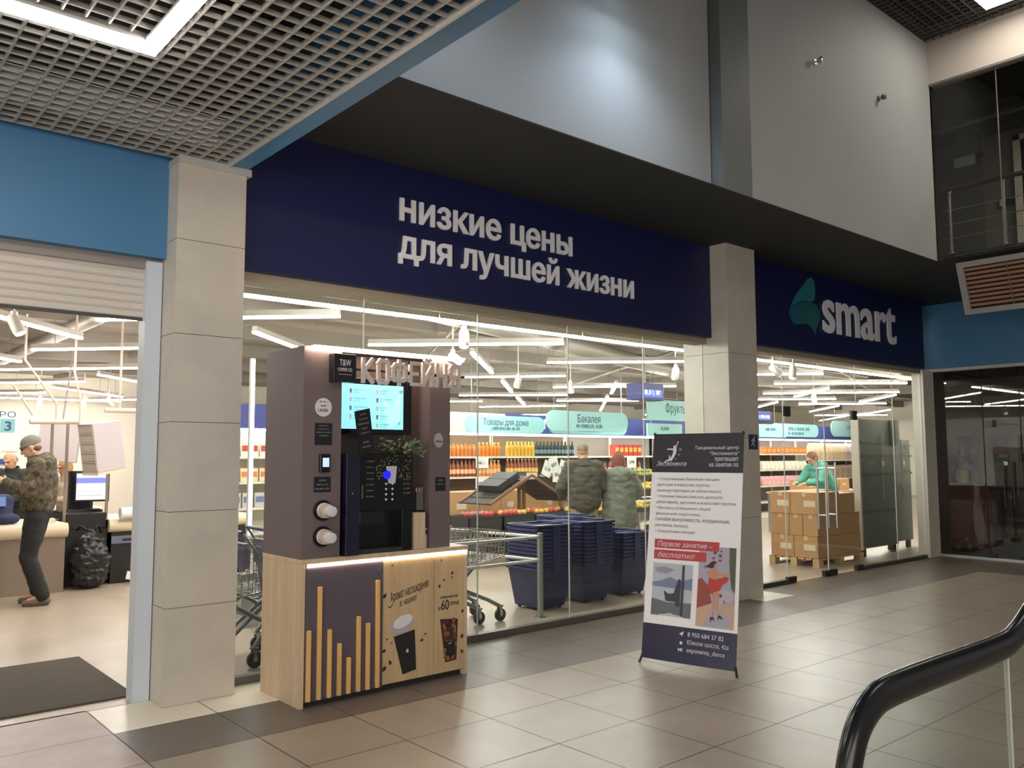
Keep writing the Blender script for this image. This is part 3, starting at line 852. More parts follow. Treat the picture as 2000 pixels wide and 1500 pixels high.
# ================================================================== X-banner in the hall
def banner():
    ax, ay = 5.107, 4.419
    t = thing('advertising_banner', 'tall standing banner of a dance studio on the hall floor before the middle pillar', 'banner', (ax, ay, 0), rotz=math.atan2(-.976, .218), local=True)
    t.rotation_euler.x = -.16
    W, Z0, Z1 = .765, .045, 1.795
    H = Z1 - Z0
    def yb(x, z):       # the sheet bellies a little at its foot
        s = max(0.0, 1 - (z - Z0) / .5)
        return -.03 * s * math.sin(math.pi * x / W)
    def sheet(x0, x1, z0, z1, e, m, nx=10, nz=6):
        vs = []; fs = []
        for s_ in (0, 1):
            for i in range(nx + 1):
                for j in range(nz + 1):
                    x = x0 + (x1 - x0) * i / nx; z = z0 + (z1 - z0) * j / nz
                    vs.append((x, yb(x, z) - e + s_ * .0006, z))
        n = (nx + 1) * (nz + 1)
        for i in range(nx):
            for j in range(nz):
                a = i * (nz + 1) + j
                fs.append((a, a + nz + 1, a + nz + 2, a + 1)); fs.append((a + n, a + n + 1, a + n + nz + 2, a + n + nz + 1))
        m.add(vs, fs)
    def bz(v): return Z1 - v * H
    m = MB(); sheet(0, W, Z0, Z1, 0, m, 12, 24)
    sheet_ = m.build('sheet', mat('banner_white_vinyl', rgb(226, 222, 222), .55), t)
    M_bn = mat('banner_black', rgb(30, 29, 36), .45); M_bw = mat('banner_white_ink', rgb(206, 202, 204), .6)
    hd = MB(); sheet(0, W, bz(.178), Z1, .0012, hd); hd = hd.build('header_panel', M_bn, t)
    m = MB()
    for i, (s, wd) in enumerate([('Танцевальный центр', .36), ('"Экспонента"', .235), ('приглашает', .19), ('на занятия по', .235)]):
        m.text(s, (.725, -.0016, bz(.073 + i * .026)), XD, ZD, width=wd, depth=.0008, align='r', height=.027)
    m.build('header_lettering', M_bw, hd)
    m = MB().text('Экспонента', (.04, -.0016, bz(.148)), XD, ZD, width=.26, depth=.0008, height=.036, shear=.4)
    fig = [(.215, .035), (.205, .052), (.192, .058), (.186, .052), (.178, .060), (.182, .068), (.125, .069), (.125, .074), (.180, .076), (.176, .094), (.16, .112), (.145, .098), (.14, .100), (.148, .115), (.115, .126), (.104, .132), (.108, .137), (.135, .126), (.165, .126), (.185, .112), (.205, .090), (.208, .072), (.205, .062), (.216, .046), (.222, .036)]
    m.prism([(x, bz(v)) for x, v in fig], lambda u, v, d: (u, -d, v), .0014, .0024)
    for (x, v, r) in ((.24, .073, .012), (.23, .097, .010), (.205, .117, .008), (.17, .126, .006), (.135, .140, .005)):
        m.mat(1).lathe([(r, -.0024), (r, -.0014)], (x, 0, bz(v)), 12, 'y')
    m.build('emblem', [M_bw, mat('banner_grey_dots', rgb(110, 106, 112), .6)], hd)
    m = MB()
    L = ['• Спортивным бальным танцам', '(детская и взрослая группы,', 'наличие партнера не обязательно)', '• Уличным танцам (хип-хоп, дэнсхолл,', 'джаз-фанк), детская и взрослая группы', '• Фитнесу (повышение общей', 'физической подготовки,', 'силовая выносливость, координация,', 'растяжка, баланс)', '• Свадебным танцам']
    Wd = [.52, .45, .54, .56, .66, .46, .38, .62, .28, .34]
    for i, (s, wd) in enumerate(zip(L, Wd)):
        MB().text(s, (.055, -.0008, bz(.214 + i * .0262)), XD, ZD, width=wd, depth=.0006, height=.022).build('text_line', mat('banner_grey_ink', rgb(92, 86, 88), .7), sheet_)
    r1 = MB(); sheet(.06, .60, bz(.520), bz(.480), .0012, r1); sheet(.06, .50, bz(.568), bz(.527), .0012, r1)
    r1 = r1.build('red_panel', mat('banner_red', rgb(176, 58, 62), .5), t)
    MB().text('Первое занятие –', (.085, -.0016, bz(.511)), XD, ZD, width=.46, depth=.0008, height=.040, shear=.3).build('text_line', M_bw, r1)
    MB().text('бесплатно!', (.095, -.0016, bz(.559)), XD, ZD, width=.31, depth=.0008, height=.040, shear=.3).build('text_line', M_bw, r1)
    fy = lambda u, v, d: (u, yb(u, v) - d, v)
    # left photograph: two dancers by a post under a cloudy sky
    x0, x1, v0, v1 = .06, .395, .585, .812
    m = MB(); sheet(x0, x1, bz(v1), bz(v0), .0010, m, 4, 4)
    q = lambda pts: [(x0 + a * (x1 - x0), bz(v0 + b * (v1 - v0))) for a, b in pts]
    m.mat(1).prism(q([(0, .38), (.2, .34), (.45, .26), (.7, .33), (1, .25), (1, .48), (0, .45)]), fy, .0016, .002)
    m.mat(2).prism(q([(0, .68), (.4, .74), (1, .72), (1, 1), (0, 1)]), fy, .0016, .002)
    m.mat(3).prism(q([(.74, .02), (.80, .02), (.80, .98), (.74, .98)]), fy, .002, .0024)
    m.mat(3).prism(q([(.30, .52), (.42, .58), (.55, .56), (.66, .28), (.72, .30), (.72, .80), (.62, .80), (.60, .72), (.36, .72)]), fy, .002, .0024)
    m.mat(4).prism(q([(.05, .10), (.3, .06), (.55, .12), (.35, .2), (.1, .18)]), fy, .0016, .002)
    m.build('photo_print', [mat('photo_pale_sky', rgb(172, 176, 184), .5), mat('photo_hills', rgb(112, 122, 146), .5), mat('photo_ground', rgb(96, 98, 98), .5), mat('photo_dark', rgb(50, 54, 66), .5), mat('photo_cloud', rgb(136, 138, 150), .5)], t)
    # right photograph: a dancer in a red dress
    x0, x1, v0, v1 = .44, .735, .500, .838
    m = MB(); sheet(x0, x1, bz(v1), bz(v0), .0009, m, 4, 4)
    m.mat(1).prism(q([(0, .42), (.10, .40), (.30, .50), (.40, .70), (0, .78)]), fy, .0016, .002)
    m.mat(2).prism(q([(0, .78), (.35, .72), (1, .70), (1, 1), (0, 1)]), fy, .0016, .002)
    m.mat(3).prism(q([(.82, 0), (1, 0), (1, .56), (.9, .5), (.84, .3)]), fy, .0016, .002)
    m.mat(5).prism(q([(.52, .56), (.70, .52), (.95, .56), (.95, .66), (.60, .70)]), fy, .0018, .0022)
    # dress with a flying skirt, bare back, arms, legs, heeled shoes, dark hair
    m.mat(4).prism(q([(.30, .385), (.45, .37), (.52, .40), (.60, .385), (.74, .36), (.84, .375), (.78, .43), (.66, .47), (.62, .53), (.52, .56), (.44, .60), (.34, .585), (.20, .60), (.24, .53), (.28, .46)]), fy, .0020, .0024)
    m.mat(6).prism(q([(.34, .29), (.46, .275), (.52, .31), (.52, .40), (.44, .41), (.33, .39)]), fy, .0020, .0028)
    m.prism(q([(.46, .285), (.56, .315), (.70, .335), (.86, .325), (.87, .345), (.70, .365), (.54, .345)]), fy, .0020, .0026)
    m.prism(q([(.34, .29), (.24, .315), (.22, .35), (.34, .385), (.36, .365), (.28, .345), (.37, .32)]), fy, .0020, .0026)
    m.prism(q([(.43, .57), (.52, .55), (.50, .68), (.47, .78), (.46, .875), (.42, .875), (.43, .76), (.42, .66)]), fy, .0020, .0028)
    m.prism(q([(.52, .55), (.58, .545), (.60, .64), (.56, .74), (.62, .84), (.60, .86), (.52, .745), (.54, .64)]), fy, .0020, .0027)
    m.prism(q([(.40, .215), (.46, .20), (.50, .225), (.49, .262), (.44, .285), (.40, .262)]), fy, .0020, .0029)
    m.mat(7).prism(q([(.12, .262), (.26, .232), (.36, .185), (.45, .175), (.50, .195), (.44, .215), (.41, .262), (.34, .272), (.26, .262)]), fy, .0020, .0034)
    m.prism(q([(.38, .87), (.46, .868), (.50, .905), (.47, .91), (.44, .89), (.40, .93), (.385, .93)]), fy, .0020, .0034).prism(q([(.58, .855), (.63, .835), (.72, .875), (.70, .885), (.62, .87), (.60, .895), (.585, .895)]), fy, .0020, .0034)
    rn = random.Random(5)
    for i in range(14):
        cx, cy, r_ = rn.uniform(.62, .98), rn.uniform(.52, .69), rn.uniform(.02, .045)
        m.mat([5, 0, 3, 2][i % 4]).prism(q([(cx + r_ * math.cos(k), cy + r_ * .6 * math.sin(k)) for k in (0, 1, 2, 3, 4, 5)]), fy, .0022, .0026 + .00008 * i)
    for i in range(9):
        cx, cy, r_ = rn.uniform(.40, .98), rn.uniform(.02, .20), rn.uniform(.03, .06)
        m.mat([1, 3, 1][i % 3]).prism(q([(cx + r_ * math.cos(k), cy + r_ * .45 * math.sin(k)) for k in (0, 1, 2, 3, 4, 5)]), fy, .0014, .0022 + .00006 * i)
    m.build('photo_print', [mat('photo_lilac', rgb(160, 154, 168), .5), mat('photo_rock', rgb(140, 66, 58), .5), mat('photo_sand', rgb(188, 152, 126), .5), mat('photo_trees', rgb(78, 80, 66), .5), mat('photo_red_dress', rgb(172, 58, 44), .5), mat('photo_crowd', rgb(176, 164, 172), .5), mat('photo_skin', rgb(186, 130, 100), .5), mat('photo_hair', rgb(48, 34, 34), .5)], t)
    ft = MB(); sheet(0, W, Z0, bz(.850), .0012, ft)
    ft = ft.build('footer_panel', mat('banner_navy', rgb(36, 38, 66), .45), t)
    m = MB()
    for i, (s, wd) in enumerate([('8 950 684 37 82', .285), ('Южное шоссе, 42а', .325), ('exponenta_dance', .30)]):
        z = bz(.886 + i * .032)
        MB().text(s, (.385, yb(.5, z) - .004, z), XD, ZD, width=wd, depth=.001, height=.032).build('footer_line', M_bw, ft)
    z = bz(.886)
    MB().prism([(.315, z + .012), (.355, z + .034), (.342, z - .004), (.332, z + .008)], lambda u, v, d: (u, -d, v), .020, .023).build('footer_icon', M_bw, ft)
    MB().text('vк', (.310, yb(.3, z) - .008, bz(.950)), XD, ZD, width=.045, depth=.001, height=.022, off=.03).build('footer_icon', M_bw, ft)
    m = MB().lathe([(.012, 0), (.012, .001)], (.335, yb(.3, z) - .006, bz(.916)), 12, 'y')
    m.build('footer_icon', M_bw, ft)
    # frame behind the sheet
    m = MB().tube([(.01, .012, 1.79), (.38, .14, 1.0), (.755, .012, .06)], .007, 8).tube([(.755, .012, 1.79), (.38, .14, 1.0), (.01, .012, .06)], .007, 8).tube([(.38, .14, 1.0), (.38, .55, .097)], .008, 8)
    m.build('stand', M_black, t)
    for x in (0.008, .757):
        MB().tube([(x, .005, .075), (x + (-.02 if x < .3 else .02), -.01, .004)], .010, 8).build('foot', M_black, t)
        MB().sphere((x, 0, 1.795), .012, 8, 6).build('corner_clip', M_black, t)
banner()

# ================================================================== handrail and glass balustrade
def balustrade():
    t = thing('escalator_balustrade', 'escalator balustrade, black rubber handrail over clear glass at the hall edge', 'balustrade', (2.3, .97, 0))
    pts = [(1.80, .60), (1.783, .70), (1.783, .80), (1.80, .905), (1.845, .985), (1.915, 1.030), (2.00, 1.045), (2.20, 1.047), (2.45, 1.045), (2.66, 1.045), (2.78, 1.055), (2.90, 1.095), (3.05, 1.17), (3.6, 1.49), (4.5, 2.01)]
    P = [Vector(p) for p in pts]; Q = []
    for i in range(len(P) - 1):
        p0, p1, p2, p3 = P[max(i - 1, 0)], P[i], P[i + 1], P[min(i + 2, len(P) - 1)]
        for k in range(6):
            u = k / 6
            Q.append(.5 * ((2 * p1) + (p2 - p0) * u + (2 * p0 - 5 * p1 + 4 * p2 - p3) * u * u + (3 * p1 - p0 - 3 * p2 + p3) * u ** 3))
    Q.append(P[-1])
    pts = [(q.x, q.y) for q in Q]
    m = MB().tube([(x, .97, z) for x, z in pts], .024, 18, fu=1.65, up=(0, 1, 0))
    # lay the wide side of the rail along y
    m.build('handrail', mat('black_rubber', rgb(24, 24, 26), .22), t, smooth=True, autos=60)
    poly = [(x, z - .0) for x, z in pts if x < 4.4]
    inner = []
    for i, (x, z) in enumerate(poly):
        a = Vector(poly[max(i - 1, 0)]); b = Vector(poly[min(i + 1, len(poly) - 1)])
        d = (b - a).normalized(); n = Vector((d.y, -d.x))
        inner.append((x + n.x * .022, z + n.y * .022))
    f = lambda u, v, d: (u, d, v)
    a = [p for p in inner if p[0] < 2.725] + [(2.725, 1.02), (2.725, .12), (1.95, .12), (1.86, .40)]
    MB().prism(a, f, .965, .975).build('glass_panel', M_glass, t)
    b = [(2.733, .12), (2.733, 1.02)] + [p for p in inner if p[0] > 2.74] + [(4.4, .9), (3.2, .12)]
    MB().prism(b, f, .965, .975).build('glass_panel', M_glass, t)
    MB().box(2.725, 2.733, .964, .976, .12, 1.02).build('panel_joint', mat('pane_edge', (1, 1, 1)), t)
    MB().box(1.75, 3.2, .90, 1.04, 0, .12).build('base', M_steel, t)
balustrade()

# ================================================================== upper wall fittings
def flood():
    t = thing('floodlight', 'bright bluish white floodlight high on the pale upper wall', 'floodlight', (4.98, 4.50, 5.40))
    MB().bar((4.98, 4.52, 5.42), (4.98, 4.10, 5.42), .03).build('bracket', M_steel, t)
    b = MB().obox((4.98, 4.12, 5.37), (.22, .14, .07), Matrix.Rotation(-.25, 3, 'X')).build('housing', mat('grey_housing', rgb(120, 120, 120), .4), t, bevel=.005)
    MB().obox((4.98, 4.112, 5.333), (.20, .12, .012), Matrix.Rotation(-.25, 3, 'X')).build('lens', emit('flood_glow', (.62, .82, 1.0), 40), b)
    l = bpy.data.lights.new('floodlight_beam', 'SPOT'); l.energy = 48; l.color = (.66, .82, 1.0); l.spot_size = 2.5; l.spot_blend = 1.0; l.shadow_soft_size = .06
    o = bpy.data.objects.new('floodlight_beam', l); S.collection.objects.link(o)
    o.location = (4.98, 4.06, 5.29); o.rotation_euler = (-.25, 0, 0)
flood()
def wall_spot(x, z, label, glassy):
    t = thing('wall_spotlight', label, 'wall light', (x, 4.405, z))
    MB().lathe([(.032, 0), (.032, -.012)], (x, 4.405, z), 18, 'y').build('mount', M_trim if glassy else mat('dark_mount', rgb(104, 100, 96), .4), t)
    MB().tube([(x, 4.395, z), (x, 4.365, z - .006)], .008, 8).build('arm', M_chrome, t)
    m = MB().lathe([(.014, 0), (.030, -.014), (.034, -.046), (.028, -.05)], (x, 4.37, z), 16, 'y')
    m.build('head', M_chrome if glassy else mat('dark_head', rgb(104, 100, 98), .3, metal=.3), t, smooth=True, autos=40)
wall_spot(8.00, 5.72, 'shiny chrome wall spotlight, nearer the upper pillar', True)
wall_spot(9.41, 5.72, 'dull dark wall spotlight, nearer the balcony corner', False)
def ceiling_panel(name, label, parts, e):
    t = thing(name, label, 'ceiling light', (parts[0][0], parts[0][2], parts[0][4]))
    m = MB(); k = MB()
    for (a, b, c, d, z, h) in parts:
        m.box(a, b, c, d, z, z + h * .5)
        k.box(a - .01, b + .01, c - .01, d + .01, z + h * .5, z + h)
    m.build('diffuser', e, t); k.build('housing', M_trim, t)
ceiling_panel('ceiling_light', 'bright square frame LED light under the low grid ceiling at upper left', [(-.9, 1.30, 4.15, 4.25, 3.598, .03), (1.23, 1.30, 1.9, 4.16, 3.598, .03), (-.9, -.83, 1.9, 4.16, 3.598, .03), (-.82, 1.22, 1.9, 1.97, 3.598, .03)], emit('hall_light_glow', (1, .96, .90), HALL))
ceiling_panel('ceiling_light', 'small bright strip light in the high dark ceiling at upper right', [(9.75, 10.42, 2.90, 3.56, 6.80, .03)], emit('atrium_light_glow', (1, .95, .85), 9))
# small evacuation sign on the middle pillar
def evac():
    m = MB().box(8.30, 8.47, 5.524, 5.53, 1.665, 1.835)
    f = lambda u, v, d: (8.30 + u * .17, 5.524 - d, 1.665 + v * .17)
    m.mat(1).prism([(.52, .80), (.62, .80), (.66, .72), (.58, .66), (.74, .56), (.70, .50), (.56, .56), (.52, .44), (.66, .30), (.62, .12), (.54, .14), (.56, .28), (.42, .36), (.28, .20), (.22, .26), (.38, .46), (.40, .60), (.28, .52), (.24, .58), (.42, .72)], f, .0005, .0015)
    m.prism([(.60, .84), (.70, .84), (.70, .94), (.60, .94)], f, .0005, .0015)
    o = m.build('evacuation_sign', [mat('sign_dark_blue', rgb(30, 46, 70), .4), mat('sign_pale', rgb(150, 180, 190), .5)])
    tag(o, 'small dark blue running figure sign on the middle pillar', 'sign')
evac()
# tilted louvre grille under the balcony soffit
def grille():
    t = thing('air_grille', 'tilted rectangular air grille with reflection-tinted louvres under the balcony', 'air grille', (10.8, 3.0, 3.33))
    A = Vector((10.80, 4.18, 3.94)); Bt = Vector((11.02, 4.18, 3.325)); Ly = Vector((0, -2.1, 0)); D = Bt - A
    n = Vector((-D.z, 0, D.x)).normalized(); n = -n if n.x > 0 else n
    def fn(u, v, d): return A + Ly * u + D * v + n * d
    m = MB()
    for q in ([(0, 0), (1, 0), (1, .10), (0, .10)], [(0, .90), (1, .90), (1, 1), (0, 1)], [(0, .1), (.035, .1), (.035, .9), (0, .9)], [(.965, .1), (1, .1), (1, .9), (.965, .9)]):
        m.prism(q, fn, -.03, .012)
    m.build('grille_frame', mat('pale_grille_frame', rgb(150, 148, 146), .5), t)
    m = MB().prism([(0.03, .08), (.97, .08), (.97, .92), (.03, .92)], fn, -.06, -.05)
    m.build('grille_back', mat('brown_dark_back', rgb(40, 24, 16), .8), t)
    for i in range(9):
        v = .13 + i * .085
        m = MB().prism([(.035, v), (.965, v), (.965, v + .05), (.035, v + .05)], fn, -.02, -.012)
        m.build('louvre', mat('louvre_wood_reflection', rgb(150, 112, 88), .4), t)  # slat colour carries the brown-orange reflection of wood
    for u in (.26, .5, .75):
        MB().prism([(u, .1), (u + .006, .1), (u + .006, .9), (u, .9)], fn, -.012, -.004).build('mullion', mat('brown_mullion', rgb(130, 92, 70), .4), t)
grille()

# ================================================================== balcony on the right
def balcony():
    m = MB().box(10.98, 13.3, -4, 4.4, 4.06, 4.10); struct(m.build('floor_balcony', mat('dark_balcony_floor', rgb(70, 68, 66), .6)))
    m = MB().box(13.3, 13.4, -4, 4.7, 4.06, 6.4); struct(m.build('wall_balcony_back', mat('grey_balcony_wall', rgb(118, 114, 106), .7)))
    m = MB().box(10.98, 13.3, 4.4, 4.45, 4.06, 6.4).box(10.98, 13.3, 5.5, 5.55, 4.06, 6.4)
    m = MB().box(10.98, 13.4, 5.6, 5.7, 4.06, 6.4); struct(m.build('wall_balcony_end', mat('grey_balcony_wall', (0, 0, 0))))
    m = MB().box(13.3, 13.4, 4.7, 5.7, 4.06, 6.4); struct(m.build('wall_balcony_corner', mat('grey_balcony_panel', rgb(98, 96, 90), .7)))
    m = MB().box(10.98, 13.3, -4, 5.7, 6.40, 6.46); struct(m.build('ceiling_balcony', M_void))
    grid('ceiling_grid_balcony', 12.4, 13.3, -1, 5.6, 6.29, .12, .4, mt=mat('dark_grid_bars', rgb(72, 70, 68), .5))
    m = MB().box(12.46, 12.5, -4, 5.6, 6.26, 6.30); struct(m.build('trim_balcony_ceiling', mat('grey_head_trim', (0, 0, 0))))
    gl = glass('balcony_glass', (.80, .80, .78))
    for k, (a, b) in enumerate([(3.64, 4.40), (1.5, 3.62)]):
        m = MB().box(10.84, 10.85, a, b, 4.07, 6.26)
        if k == 0: m.mat(1).box(10.839, 10.851, a - .006, a + .002, 4.07, 6.26)
        struct(m.build('window_%d' % (14 + k), [gl, mat('grey_pane_edge', rgb(120, 120, 114), .4)]))
    d = MB().box(13.24, 13.30, 4.18, 4.27, 4.10, 6.20).box(13.24, 13.30, 3.10, 3.2, 4.1, 6.2).box(13.24, 13.30, 3.1, 4.27, 6.12, 6.20)
    o = struct(d.build('door_3', mat('white_door_frame', rgb(214, 206, 190), .5)))
    MB().box(13.27, 13.29, 3.2, 4.18, 4.10, 6.12).build('door_leaf', mat('dark_door_glass', rgb(30, 32, 36), .2), o)
    tag(MB().box(13.285, 13.30, 4.80, 5.10, 5.94, 6.09).build('door_sign', mat('pale_sign_plate', rgb(190, 200, 196), .5)), 'pale rectangular plate high on the balcony back wall', 'sign')
    t = thing('wall_socket_panel', 'small dark control plate on the balcony wall left of the door', 'plate', (13.3, 4.40, 5.2))
    MB().box(13.27, 13.30, 4.28, 4.50, 5.20, 5.32).build('plate', mat('dark_plate', rgb(30, 30, 30), .4), t)
    MB().box(13.265, 13.27, 4.44, 4.49, 5.21, 5.31).build('card', mat('pale_sign_plate', (0, 0, 0)), t)
    t = thing('balcony_railing', 'steel post railing with a wooden handrail behind the balcony glass', 'railing', (10.95, 3.5, 4.1))
    MB().tube([(10.96, -2, 4.93), (10.96, 4.38, 4.93)], .028, 10).build('handrail', mat('dark_wood_rail', rgb(70, 54, 46), .4), t, smooth=True, autos=50)
    for y in (4.28, 3.66, 2.6, 1.5):
        p = MB().tube([(10.96, y, 4.1), (10.96, y, 4.90)], .018, 12).build('post', M_chrome, t, smooth=True, autos=50)
        MB().lathe([(.045, 0), (.045, .012), (.02, .03)], (10.96, y, 4.1), 14).build('post_foot', M_chrome, p, smooth=True, autos=40)
        MB().tube([(10.96, y, 4.86), (10.96, y - .03, 4.92)], .01, 8).tube([(10.96, y, 4.86), (10.96, y + .03, 4.92)], .01, 8).build('bracket', M_chrome, p)
    for z in (4.30, 4.48, 4.66):
        MB().tube([(10.96, -2, z), (10.96, 4.38, z)], .006, 8).build('rail_wire', M_steel, t)
balcony()

# ================================================================== side shop on the right
def side_shop():
    for k, (y0, y1) in enumerate([(7.13, 7.53), (6.53, 6.94), (5.93, 6.35)]):
        t = thing('wall_poster', ['dark poster on the side shop wall, nearest the corner jamb', 'dark poster with a red car shape, second from the corner jamb', 'dark poster with an orange shape, third from the corner jamb'][k], 'poster', (19.1, (y0 + y1) / 2, 1.43))
        m = MB().box(19.085, 19.10, y0, y1, 1.43, 1.99)
        f = lambda u, v, d: (19.085 - d, y1 - u * (y1 - y0), 1.43 + v * .56)
        if k == 0:
            m.mat(1).prism([(.1, .3), (.3, .25), (.35, .6), (.2, .7)], f, .001, .002).prism([(.45, .3), (.9, .28), (.9, .5), (.5, .6)], f, .001, .002)
        else:
            m.mat(2 if k == 1 else 3).prism([(.08, .35), (.5, .30), (.92, .45), (.8, .62), (.5, .68), (.2, .55)], f, .001, .002)
            m.mat(1).prism([(.5, .2), (.92, .2), (.92, .3), (.5, .3)], f, .001, .002)
        m.build('print', [mat('poster_navy', rgb(44, 52, 76), .4), mat('poster_pale', rgb(130, 140, 160), .4), mat('poster_red', rgb(150, 60, 60), .4), mat('poster_orange', rgb(190, 96, 40), .4)], t)
    o = MB().box(19.04, 19.10, 6.84, 6.95, 2.16, 2.30).build('wall_speaker', M_black)
    tag(o, 'small black box on the side shop wall above the posters', 'speaker')
    t = thing('vending_cabinet', 'dark red cabinet with clutter on top behind the side shop glass', 'cabinet', (15.2, 5.75, 0))
    M_dr = mat('dark_red_cabinet', rgb(96, 34, 32), .4)
    MB().box(14.95, 15.35, 5.55, 6.10, 0.06, 1.08).build('body', M_dr, t, bevel=.01)
    MB().box(14.93, 15.37, 5.53, 6.12, 1.08, 1.12).build('cabinet_top', mat('dark_red_top', rgb(70, 26, 26), .3), t)
    for y in (5.62, 5.78, 5.95): MB().sphere((14.95, y, .075), .05, 10, 8).build('foot', mat('tan_foot', rgb(130, 100, 86), .4), t)
    t = thing('display_stand', 'dark display figure with a yellow carton on the red cabinet', 'display', (15.2, 5.9, 1.12))
    MB().lathe([(.10, 0), (.12, .05), (.09, .22), (.05, .27), (.07, .33), (.06, .45), (.02, .50)], (15.2, 5.98, 1.12), 16).lathe([(.09, 0), (.10, .10), (.05, .30), (.03, .36)], (15.2, 5.72, 1.12), 14).build('figure', mat('dark_figure', rgb(40, 30, 30), .5), t, smooth=True, autos=50)
    MB().box(15.05, 15.15, 5.82, 5.93, 1.12, 1.32).build('carton', mat('yellow_carton', rgb(190, 170, 70), .5), t)
    t = thing('side_table', 'long table with dark legs inside the side shop', 'table', (18.2, 6.4, 0))
    MB().box(17.9, 18.6, 5.2, 7.25, .90, .94).build('tabletop', mat('dark_table', rgb(60, 48, 44), .4), t)
    for x in (17.95, 18.55):
        for y in (5.25, 6.3, 7.2): MB().box(x - .02, x + .02, y - .02, y + .02, 0, .90).build('leg', M_black, t)
    t = thing('glass_door_handle', 'pair of tall dark bar handles on the side shop glass door', 'door handle', (14.0, 4.8, .8))
    for y in (4.86, 4.73):
        MB().tube([(13.95, y, .82), (13.95, y, 1.48)], .012, 10).build('bar', M_black, t, smooth=True, autos=50)
        MB().tube([(13.95, y, .95), (14.0, y, .95)], .008, 8).tube([(13.95, y, 1.36), (14.0, y, 1.36)], .008, 8).build('standoff', M_black, t)
    o = MB().box(13.985, 13.995, 4.815, 4.875, 1.435, 1.49).build('door_notice', mat('white_paper', rgb(226, 226, 220), .6))
    tag(o, 'small white square notice on the side shop glass door', 'notice')
    for y in (5.12, 4.61):
        o = MB().box(13.965, 14.03, y - .09, y + .07, .036, .10).build('patch_fitting', M_black)
        tag(o, 'black floor clamp of the side shop glass, %s' % ('nearer the corner jamb' if y > 5 else 'below the door handles'), 'clamp')
side_shop()
# ================================================================== store lamps
M_led = emit('led_diffuser', (1.0, .96, .90), LED)
M_alu = mat('pale_lamp_profile', rgb(206, 200, 190), .5)
M_wire = mat('lamp_wire', rgb(150, 146, 140), .4)
LAMPS = {
    'over the checkouts': [(.75, 8.80, 2.60, 10.90), (2.39, 12.45, 4.20, 10.60), (1.0, 12.5, 2.57, 14.15), (2.45, 15.75, 4.21, 13.95), (4.02, 15.58, 5.8, 17.45), (2.6, 18.85, 4.19, 17.15), (4.04, 18.95, 5.95, 21.0), (3.0, 21.9, 4.24, 20.62), (3.78, 23.0, 6.45, 22.85), (5.64, 22.68, 7.3, 21.0)],
    'behind the coffee kiosk': [(2.36, 9.30, 4.17, 7.51), (3.97, 9.10, 5.75, 10.85), (5.55, 9.25, 7.37, 7.57), (7.06, 9.05, 9.05, 11.05), (8.72, 12.5, 10.42, 10.66), (10.25, 12.2, 12.2, 14.2)],
    'over the fruit stands': [(8.69, 9.29, 10.23, 7.86), (11.95, 12.6, 13.74, 10.84), (11.87, 15.7, 13.76, 13.99), (12.2, 18.6, 13.6, 17.0), (15.1, 19.0, 16.76, 17.15), (15.09, 15.78, 16.67, 14.28), (12.33, 11.18, 14.2, 13.05), (15.0, 13.9, 16.9, 15.8), (17.5, 16.4, 19.4, 18.3), (13.4, 15.4, 15.4, 17.4), (18.6, 22.6, 19.9, 21.2)],
    'behind the glass doors': [(12.0, 9.2, 13.65, 7.56), (14.82, 9.25, 16.73, 7.5), (18.6, 11.06, 16.71, 9.15), (17.0, 10.9, 19.0, 8.7), (19.85, 9.18, 22.04, 11.16), (18.5, 12.4, 20.11, 10.82), (21.4, 12.6, 23.0, 10.9), (21.75, 14.15, 20.04, 12.44), (25.3, 14.5, 23.0, 12.3), (27.9, 15.8, 29.7, 14.05), (29.2, 14.9, 26.2, 12.3), (32.3, 18.1, 29.3, 15.4), (24.9, 22.6, 26.7, 20.7), (22.6, 19.2, 24.4, 17.4)],
}
def ceil_z(x, y, r=.02):
    for b in (7.9, 10.4, 12.9, 15.4, 18.0, 20.6):
        if b - r < y < b + .22 + r: return 3.499
    for b in (0.8, 5.2, 9.6, 14.0, 18.4, 23, 28):
        if b - r < x < b + .14 + r: return 3.599
    return 3.719
def lamp(a, b, label, group, z=3.0):
    t = thing('linear_lamp', label, 'ceiling lamp', ((a[0] + b[0]) / 2, (a[1] + b[1]) / 2, z), group)
    A, B = Vector((*a, z)), Vector((*b, z))
    MB().bar(A + ZD * .05, B + ZD * .05, .06, .06).build('housing', M_alu, t)
    MB().bar(A + ZD * .008, B + ZD * .008, .056, .026).build('diffuser', M_led, t)
    m = MB()
    for u in (.12, .88):
        p = A.lerp(B, u); m.tube([p + ZD * .08, Vector((p.x, p.y, ceil_z(p.x, p.y)))], .004, 6)
    m.build('wire', M_wire, t)
for zone, L in LAMPS.items():
    for i, (x0, y0, x1, y1) in enumerate(sorted(L, key=lambda q: q[1] + q[3])):
        lamp((x0, y0), (x1, y1), 'thin white LED strip lamp %s, %s back from the shop front' % (zone, ORD[i] if i else 'nearest'), 'zigzag LED strip lamps')
xx = [2.9, 5.05, 7.15, 9.21]
for i in range(3):
    lamp((xx[i] + .005, 7.05), (xx[i + 1] - .005, 7.05), 'front-line LED strip lamp behind the big window, %s section from the kiosk' % ORD[i], 'front line of LED lamps', 3.0)
xx = [10.6, 12.5, 14.4, 16.35]
for i in range(3):
    lamp((xx[i] + .005, 7.05), (xx[i + 1] - .005, 7.05), 'front-line LED strip lamp behind the glass doors, %s section from the middle pillar' % ORD[i], 'front line of LED lamps', 3.0)
